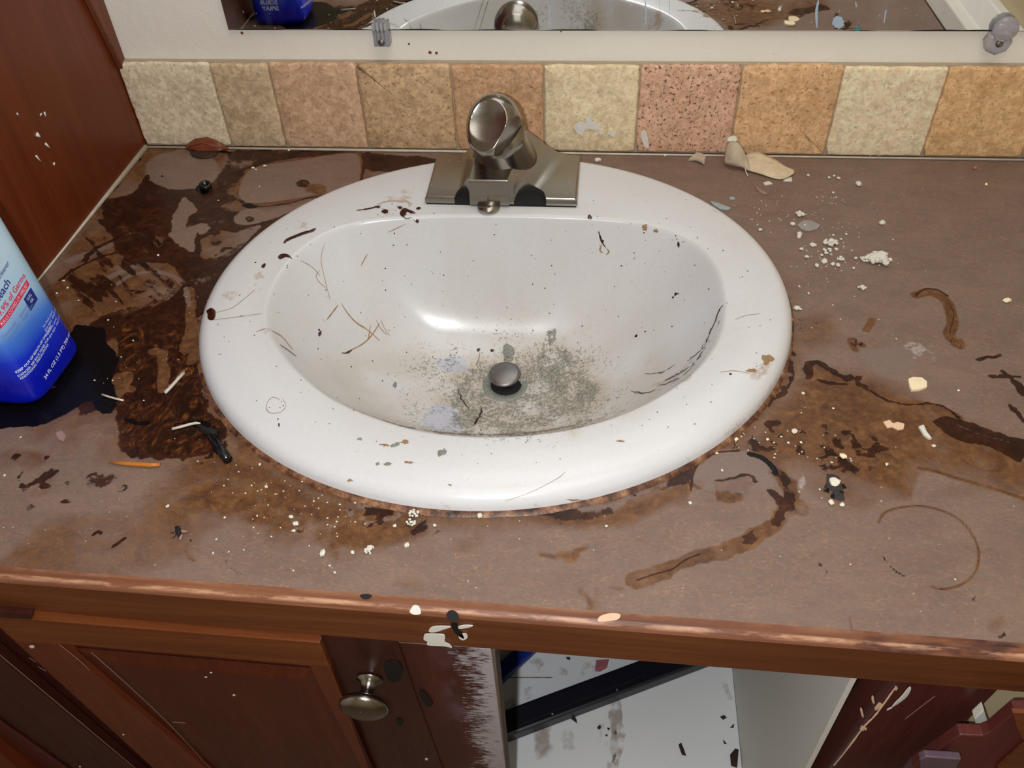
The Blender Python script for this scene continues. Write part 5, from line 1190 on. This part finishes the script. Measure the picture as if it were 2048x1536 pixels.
# back, seen in the mirror
for (tx, z) in (('SCRUB', .030), ('SPRAY', .022)): text(tx, .060, z, .008, M['print_white'], 0, .02)

# ================================================================== LOOSE THINGS ON THE COUNTER
def lump(name, px, py, rpx, mat, label, group, seed=0, rag=.35, flat=.6, cat='crumb', sub=2, z=0.0, conv=None):
    c = (conv or onz)(px, py); q = (conv or onz)(px+rpx, py); r = float(np.linalg.norm(q-c)); rs = np.random.RandomState(seed)
    b = bmesh.new(); bmesh.ops.create_icosphere(b, subdivisions=sub, radius=1)
    k1 = rs.uniform(-1, 1, (7, 3)); am = rs.uniform(-1, 1, 7); sc = rs.uniform(.7, 1.25, 2)
    for v_ in b.verts:
        n_ = np.array(v_.co); f = 1+rag*sum(am[i]*math.sin(4.5*(i*.35+1)*float(n_@k1[i])+i) for i in range(7))*.35+rs.uniform(-rag, rag)*.35
        v_.co = Vector((n_[0]*f*r*sc[0], n_[1]*f*r*sc[1], (n_[2]*f*flat+flat*.75)*r))
        if v_.co.z < 0: v_.co.z = 0
    m = bpy.data.meshes.new(name); b.to_mesh(m); b.free(); o = link(name, m, mat); o.location = (c[0], c[1], c[2]+.0003 if conv else .0003); tag(o, label, cat, group); return o
def clump(name, px, py, rpx, mat, label, seed=0, cat='clump', n=22):
    c = onz(px, py); r = float(np.linalg.norm(onz(px+rpx, py)-c)); rs = np.random.RandomState(seed); b = bmesh.new()
    for k in range(n):
        a = rs.uniform(0, 6.28); d = r*math.sqrt(rs.uniform(0, 1))*.8; rr = r*rs.uniform(.16, .36)*(1.15-.5*d/r)
        g = bmesh.ops.create_icosphere(b, subdivisions=1, radius=rr); zc = rr*.7+max(0, (1-d/r))*r*.35*rs.uniform(.3, 1)
        for v_ in g['verts']: v_.co = Vector((v_.co.x*rs.uniform(.8, 1.2)+d*math.cos(a), v_.co.y*rs.uniform(.8, 1.2)+d*math.sin(a)*.9, max(0, v_.co.z*rs.uniform(.7, 1.1)+zc)))
    m = bpy.data.meshes.new(name); b.to_mesh(m); b.free(); o = link(name, m, mat); o.location = (c[0], c[1], .0003); tag(o, label, cat); return o
clump('plaster_clump', 1757, 522, 27, M['plaster'], 'largest crumbly grey-white plaster clump right of the basin', 3, n=46)
clump('plaster_clump', 1733, 521, 13, M['plaster'], 'grey-white plaster lump touching the left of the largest clump', 4)
clump('plaster_clump', 1600, 431, 12, M['plaster'], 'round grey plaster lump beside the translucent smear', 5)
clump('plaster_clump', 1681, 519, 10, M['plaster'], 'plaster lump at the foot of the crumb trail', 6, n=12)
clump('plaster_clump', 1722, 578, 11, M['plaster'], 'lone plaster lump below the largest clump', 7, n=12)
clump('plaster_clump', 828, 1028, 13, M['plaster'], 'upper of two joined plaster lumps before the basin', 8, n=16)
clump('plaster_clump', 822, 1047, 11, M['plaster'], 'lower of two joined plaster lumps before the basin', 9, n=14)
clump('plaster_clump', 739, 1102, 13, M['plaster'], 'oval plaster lump near the front wooden edge', 10, n=18)
clump('plaster_clump', 1660, 488, 16, M['plaster'], 'loose heap of plaster bits in the crumb trail', 11, n=18)
clump('plaster_clump', 1656, 505, 13, M['plaster'], 'small heap of plaster bits below the loose heap', 12, n=12)
cr = [(1585, 450, 6), (1609, 452, 4), (1598, 470, 6), (1716, 370, 7), (1763, 448, 7), (1626, 492, 6), (1602, 500, 5), (1613, 516, 5), (1634, 533, 5), (1647, 524, 6), (1665, 530, 5), (1676, 533, 6), (1711, 518, 4), (1721, 517, 4), (1707, 538, 4), (1658, 357, 4), (1668, 353, 3), (1676, 358, 4), (1616, 352, 4), (1666, 387, 3), (1672, 396, 2.5), (1740, 312, 5), (1757, 311, 5), (1195, 322, 6), (1330, 312, 4), (1617, 588, 3), (1598, 574, 2.5), (1593, 618, 7), (1600, 620, 4), (1520, 461, 4), (1666, 472, 4), (1682, 480, 3.5), (1692, 470, 3), (1672, 500, 4), (1643, 512, 4)]
for i, (px, py, r) in enumerate(cr): lump('plaster_crumb', px, py, r*1.0, M['plaster'], 'tiny off-white plaster crumb scattered between the basin and the right tiles', 'plaster crumbs right of the basin', i, sub=1)
cr2 = [(646, 1108, 8), (814, 1092, 7), (583, 1035, 5), (592, 1049, 6), (588, 1063, 4), (789, 1053, 4), (705, 1106, 4), (675, 1074, 2.5), (1213, 1054, 4), (533, 975, 4), (520, 930, 3.5), (478, 945, 2.5), (450, 1036, 3), (336, 1013, 4), (433, 1080, 3), (427, 1107, 2.5), (516, 983, 2.5), (660, 1132, 2.5), (670, 1146, 3), (960, 1033, 7), (628, 1003, 2.5), (10, 952, 3), (42, 876, 2.5), (870, 1052, 3), (655, 1006, 2), (680, 1010, 2)]
for i, (px, py, r) in enumerate(cr2): lump('plaster_crumb', px, py, r, M['plaster'], 'tiny off-white plaster crumb scattered in front of the basin', 'plaster crumbs in front of the basin', 50+i, sub=1)
cr3 = [(2013, 603, 8), (1588, 864, 7), (1606, 788, 4), (1666, 818, 3), (1562, 875, 3), (1576, 887, 3), (1602, 886, 3), (1867, 893, 4), (1773, 930, 4), (1686, 914, 6), (1663, 926, 3), (1702, 923, 2.5), (1472, 880, 4), (1466, 872, 3), (1444, 942, 3), (1434, 908, 3), (1700, 1130, 2.5), (1380, 1007, 4), (1972, 370, 4), (1762, 1003, 2), (1639, 980, 3), (1917, 782, 2.5), (1757, 640, 2), (1910, 1160, 2.5), (1535, 880, 3), (1450, 885, 3)]
for i, (px, py, r) in enumerate(cr3): lump('pale_crumb', px, py, r, M['cream'] if i % 3 == 0 else M['plaster'], 'tiny pale crumb on the stained counter at the right', 'pale crumbs at the right front', 100+i, sub=1)
cr4 = [(317, 512, 3), (128, 563, 3), (136, 577, 2.5), (114, 588, 3), (190, 762, 2), (226, 762, 2.2), (217, 641, 2), (232, 604, 1.8), (364, 748, 2), (267, 682, 1.8), (530, 334, 4), (506, 337, 3), (512, 340, 2), (437, 402, 2), (519, 374, 2), (228, 655, 1.6), (243, 715, 2), (288, 802, 2), (578, 302, 3), (158, 602, 2)]
for i, (px, py, r) in enumerate(cr4): lump('white_speck', px, py, r, M['lump'], 'tiny white speck in the dark wet stain left of the basin', 'white specks in the dark stain', 150+i, sub=1)
# fine dust: nobody could count it
b = bmesh.new(); rs = np.random.RandomState(9)
def dust(cx, cy, sx, sy, n, r0=.0003, r1=.0008):
    for _ in range(int(n*.6)):
        p = onz(rs.normal(cx, sx), rs.normal(cy, sy))
        if p[0] < .01 or p[0] > XR-.005 or p[1] > -.014 or p[1] < -.56: continue
        a = math.atan2(p[1]-D0[1], p[0]-D0[0])
        if math.hypot(p[0]-D0[0], p[1]-D0[1]) < Rout(a)+.003: continue
        r = rs.uniform(r0, r1); g = bmesh.ops.create_icosphere(b, subdivisions=1, radius=r)
        for v_ in g['verts']: v_.co = Vector((v_.co.x*rs.uniform(.6, 1.3)+p[0], v_.co.y+p[1], max(.0001, v_.co.z*.6+r*.4)))
dust(1660, 480, 30, 35, 90); dust(1560, 420, 50, 20, 70); dust(1665, 400, 20, 14, 22); dust(1700, 520, 60, 20, 36); dust(1640, 600, 120, 60, 30); dust(1460, 875, 18, 12, 40); dust(1600, 900, 60, 40, 50); dust(620, 1040, 80, 35, 80); dust(520, 970, 60, 30, 40); dust(300, 700, 90, 90, 45, .0002, .0005); dust(1300, 1120, 400, 60, 60, .0002, .0005); dust(1800, 400, 120, 50, 40, .0002, .0005); dust(200, 1040, 150, 40, 30, .0002, .0005)
m = bpy.data.meshes.new('plaster_dust'); b.to_mesh(m); b.free(); tag(link('plaster_dust', m, M['plaster']), 'fine off-white plaster dust sprinkled over the counter', 'dust', None, 'stuff')
# flakes
flake('cream_chip', [(1815, 762), (1824, 758), (1842, 759), (1852, 767), (1852, 778), (1838, 783), (1822, 784), (1818, 776)], 0, M['cream'], 'smooth cream rounded chip on the brown counter at the right', 'chip', th=.0022)
flake('peach_flake', [(1766, 846), (1778, 842), (1782, 850), (1794, 846), (1808, 850), (1806, 860), (1796, 862), (1784, 856), (1774, 858)], 0, M['peach'], 'ragged peach paint flake below the cream chip', 'flake')
flake('white_flake', [(1836, 856), (1846, 853), (1852, 866), (1862, 880), (1856, 880), (1846, 872)], 0, M['plaster'], 'long white paint flake beside the ragged peach flake', 'flake', th=.0018)
flake('white_flake', [(1526, 368), (1536, 364), (1545, 369), (1530, 372)], 0, M['plaster'], 'thin white flake just below the peeled paper curl', 'flake')
flake('white_flake', [(1566, 362), (1582, 356), (1584, 364), (1570, 364)], 0, M['plaster'], 'grey-white flake under the right tip of the peeled paper', 'flake')
flake('white_flake', [(1377, 322), (1392, 312), (1404, 311), (1410, 320), (1408, 332), (1400, 328), (1390, 324)], 0, M['paper_grey'], 'curled pale flake on the counter left of the peeled paper', 'flake', th=.002, curl=.008)
flake('blue_flake', [(1420, 404), (1436, 408), (1462, 418), (1456, 422), (1440, 420), (1426, 412)], 0, M['sliver_grey'], 'pale blue-grey sliver at the upper right rim of the basin', 'sliver')
flake('blue_flake', [(1458, 396), (1468, 396), (1470, 400), (1460, 401)], 0, M['sliver_grey'], 'small pale blue-grey flake above the sliver', 'flake')
flake('curved_sliver', [(1509, 370), (1516, 378), (1526, 384), (1536, 388), (1530, 391), (1520, 386), (1512, 378)], 0, M['scratch'], 'thin brown-grey curved sliver below the peeled paper', 'sliver', th=.0008)
flake('plaster_flake', [(1594, 468), (1600, 465), (1604, 470), (1600, 478), (1594, 476)], 0, M['plaster'], 'grey diamond-shaped plaster flake under the translucent smear', 'flake')
flake('translucent_smear', [(1594, 452), (1606, 443), (1620, 443), (1640, 452), (1634, 460), (1618, 464), (1602, 460)], 0, M['smear_grey'], 'translucent greyish dried blob beside the round plaster lump', 'blob', th=.0012)
flake('triangular_chip', [(638, 1111), (645, 1100), (653, 1110)], 0, M['plaster'], 'triangular white chip left of the oval plaster lump', 'chip') if False else None
lump('pink_speck', 1949, 338, 5, M['red_speck'], 'pinkish speck near the right end of the back tiles', None, 300, sub=1, cat='speck')
# white lump with black mould
c = onz(1668, 968); ml = thing('mouldy_lump', 'dried white lump ringed by black mould at the right of the counter', 'lump', None, (c[0], c[1], 0))
def sub_lump(name, px, py, r, mat, seed, fl=.5, rag=.3):
    o = lump(name, px, py, r, mat, None, None, seed, rag, fl, None, 2); o.parent = ml; o.location = (o.location[0]-ml.location[0], o.location[1]-ml.location[1], o.location[2]); return o
sub_lump('mould_ring', 1670, 970, 19, M['mould'], 1, .12, .4); sub_lump('white_crust', 1668, 967, 13, M['lump'], 2, .45); sub_lump('white_crumb', 1662, 1006, 6, M['lump'], 3); sub_lump('white_crumb', 1684, 1011, 5, M['lump'], 4); sub_lump('mould_ring', 1678, 995, 11, M['mould'], 6, .12, .5)
# peeled paper curl
pc = thing('peeled_paper', 'crumpled cream strip of peeled paper curling up against the tiles', 'paper', None, tuple(onz(1470, 340)))
def sheet(name, rows, mat, parent, th=.0006, jit=.0016):
    """rows: list of lists of (px, py, z) across the sheet"""
    vs = []; m = len(rows[0])
    for r in rows:
        for (px, py, z) in r: p = onz(px, py, z); vs.append(p+np.array([rs.uniform(-jit, jit), rs.uniform(-jit, jit), 0]))
    fs = [(i*m+j, i*m+j+1, (i+1)*m+j+1, (i+1)*m+j) for i in range(len(rows)-1) for j in range(m-1)]
    o = pyd(name, vs, fs, mat, parent, True); sd = o.modifiers.new('s', 'SUBSURF'); sd.levels = 2; sd.render_levels = 2; so = o.modifiers.new('t', 'SOLIDIFY'); so.thickness = th; so.offset = 1; return o
sheet('strip', [[(1490, 308, .006), (1486, 325, .003), (1482, 338, .002)], [(1512, 302, .010), (1508, 325, .007), (1506, 342, .002)], [(1532, 310, .008), (1528, 332, .006), (1524, 350, .002)], [(1556, 320, .004), (1550, 340, .005), (1545, 358, .001)], [(1572, 334, .003), (1566, 346, .002), (1562, 360, .001)], [(1592, 340, .001), (1588, 346, .002), (1580, 352, .001)]], M['paper'], pc)
sheet('curl', [[(1452, 292, .018), (1449, 310, .012), (1448, 326, .003)], [(1462, 280, .024), (1464, 305, .020), (1462, 330, .006)], [(1474, 284, .026), (1480, 306, .020), (1478, 334, .006)], [(1484, 296, .020), (1492, 312, .014), (1494, 336, .004)], [(1490, 304, .014), (1498, 322, .008), (1498, 344, .002)]], M['paper_grey'], pc)
tag(sheet('torn_tip', [[(1455, 276, .024), (1456, 284, .022)], [(1464, 271, .026), (1466, 282, .025)], [(1476, 272, .026), (1472, 284, .025)]], M['white_paint'], pc), 'white torn tip')
tube('thread', [onz(1490, 334, .005), onz(1492, 344, .003), onz(1496, 352, .0008)], .0006, M['paper'], pc, 6)
# shrivelled leaf against the tiles
lf = thing('dry_leaf', 'shrivelled dark brown leaf curled against the first tile at the left corner', 'leaf', None, tuple(onz(415, 300)))
sheet('leaf_blade', [[(372, 292, .002), (373, 296, .001)], [(388, 280, .010), (386, 300, .003), ][:2], [(402, 273, .013), (404, 303, .002)], [(420, 274, .013), (424, 304, .002)], [(436, 283, .010), (438, 303, .003)], [(452, 292, .004), (456, 298, .002)], [(460, 300, .001), (461, 303, .001)]], M['leaf'], lf, .001, .0012)
tube('leaf_vein', [onz(376, 294, .006), onz(404, 286, .013), onz(432, 292, .010), onz(458, 300, .002)], [.0005, .0010, .0008, .0004], M['leaf'], lf, 6)
tube('leaf_stalk', [onz(440, 297, .002), onz(462, 303, .001)], .0009, M['leaf'], lf, 6)
sheet('leaf_fold', [[(378, 300, .001), (382, 312, .001)], [(400, 304, .003), (402, 318, .001)], [(424, 305, .003), (424, 316, .001)], [(436, 303, .001), (438, 308, .001)]], M['dark_scrap'], lf, .0008, .0006)
# black cap
p = onz(412, 377); cp_ = thing('ridged_cap', 'small black ridged plastic cap in the dark stain beside the round ring mark', 'cap', None, (p[0], p[1], 0))
lathe('cap_shell', [(.0064, .0002), (.0066, .004), (.0058, .0062), (.004, .0062), (.0038, .004), (.0002, .0038)], (p[0], p[1], .0004), (.15, -.15, 1), M['black_plastic'], cp_, 12)
lathe('cap_nub', [(.002, 0), (.0016, .003), (.0002, .0034)], (p[0], p[1], .0042), (.15, -.15, 1), M['dull_metal'], cp_, 12)
# black tube (pen cap), strands, splinter
bp = thing('black_pen_cap', 'short glossy black pen cap left of the basin front', 'cap', None, tuple(onz(440, 895)))
P = [onz(424, 874, .0036), onz(436, 892, .0036), onz(456, 920, .0036)]; tube('cap_barrel', P, [.0034, .0036, .0034], M['black_plastic'], bp, 16)
tube('cap_clip', [onz(430, 876, .0075), onz(450, 908, .0075)], .0007, M['black_plastic'], bp, 6)
tg = tube('black_twig', [onz(396, 850, .002), onz(412, 862, .0022), onz(428, 866, .002), onz(432, 872, .002)], [.0012, .003, .0034, .0016], M['black_rubber'], None, 8); tag(tg, 'crooked black scrap at the upper end of the pen cap', 'scrap')
sp = tube('wood_splinter', [onz(217, 924, .0015), onz(245, 926, .0018), onz(270, 928, .0018), onz(300, 930, .0018), onz(320, 929, .0012)], [.0006, .0017, .002, .002, .0017], M['splinter'], None, 6, .6); tag(sp, 'amber wooden splinter on the counter at the lower left', 'splinter')
for pts, r, lb in (([(204, 789), (216, 793), (230, 797), (247, 801)], .0008, 'pale bristle lying on the black puddle by the bottle'), ([(344, 858), (360, 854), (378, 849), (392, 846), (400, 848)], .0011, 'pale metallic strand above the black pen cap'), ([(330, 786), (342, 774), (356, 758), (368, 746)], .0013, 'pale sliver in the swirled stain left of the basin')):
    tag(tube('strand', [onz(a, b_, .0014) for a, b_ in pts], r, M['strand'], None, 8), lb, 'strand')
flake('cotton_scrap', [(112, 866), (124, 862), (132, 872), (128, 884), (118, 880), (114, 874)], 0, M['scratch'], 'wispy pale scrap below the bottle', 'scrap', th=.0004)
# fly
p = onz(355, 1062); fly = thing('dead_fly', 'small dead black fly near the front wooden edge at the left', 'insect', None, (p[0], p[1], 0))
tube('body', [onz(353, 1054, .0016), onz(356, 1060, .002), onz(358, 1068, .0018), onz(359, 1074, .001)], [.0012, .0018, .0015, .0004], M['black_rubber'], fly, 8)
for q in ([(358, 1060), (366, 1062), (375, 1063)], [(356, 1062), (362, 1072), (360, 1080)]): tag(tube('wing', [onz(a, b_, .0012) for a, b_ in q], [.0004, .0014, .0004], M['scratch'], fly, 6, .15), 'greyish wing')
for q in ([(354, 1060), (347, 1066), (341, 1065)], [(355, 1062), (350, 1072), (345, 1076)], [(356, 1056), (360, 1052)]): tube('leg', [onz(a, b_, .0008) for a, b_ in q], .0003, M['black_rubber'], fly, 5)
for (px, py) in ((382, 1082), (1720, 689)): lump('black_speck', px, py, 4 if px > 1000 else 2.5, M['black_plastic'], 'tiny black speck before the dead fly' if px < 1000 else 'tiny black speck between the amber drips right of the basin', None, int(px), sub=1, cat='speck')
bpy.context.view_layer.update()
# ------------------------------------------------------------------ every small crumb named by what lies nearest to it
LM = [('the largest clump', 1757, 522), ('the round lump', 1600, 431), ('the lone lump', 1722, 578), ('the peeled paper', 1520, 340), ('the joined lumps', 825, 1040), ('the oval lump', 739, 1102),
      ('the dead fly', 355, 1062), ('the wood splinter', 268, 928), ('the black pen cap', 440, 895), ('the cleaner bottle', 70, 700), ('the dry leaf', 415, 295), ('the ridged cap', 412, 377), ('the cream chip', 1835, 770), ('the peach flake', 1788, 854),
      ('the mouldy lump', 1668, 968), ('the faucet', 1160, 365), ('the thin ring stain', 1857, 1095), ('the crumb heap', 1660, 495), ('the basin\'s right edge', 1588, 640), ('the basin front\'s right', 1480, 850), ('the oval ring mark', 365, 340), ('the round swirled mark', 300, 600), ('the pink speck', 1949, 338)]
LMW = [(n, onz(a, b)) for n, a, b in LM]
ORD = ['', 'second ', 'third ', 'fourth ', 'fifth ', 'sixth ', 'seventh ', 'eighth ', 'ninth ', 'tenth ']
DIR = ['right of', 'behind and right of', 'behind', 'behind and left of', 'left of', 'in front and left of', 'in front of', 'in front and right of']
bins = {}
for o in C.objects:
    if o.get('category') == 'crumb' and o.get('group'):
        p = o.location; n, q = min(LMW, key=lambda t: (t[1][0]-p.x)**2+(t[1][1]-p.y)**2); a = math.atan2(p.y-q[1], p.x-q[0])
        bins.setdefault((o.name.split('.')[0], n, DIR[int(round(a/(math.pi/4))) % 8]), []).append((math.hypot(p.x-q[0], p.y-q[1]), o))
for (nm, n, d), L in bins.items():
    L.sort(key=lambda t: t[0])
    for k, (_, o) in enumerate(L):
        kind = {'plaster_crumb': 'plaster crumb', 'pale_crumb': 'pale crumb', 'white_speck': 'white speck'}[nm]
        o['label'] = 'tiny %s %s %s%s' % (kind, d, n, '' if len(L) == 1 else (', nearest' if k == 0 else ', %snearest' % ORD[min(k, 9)]))
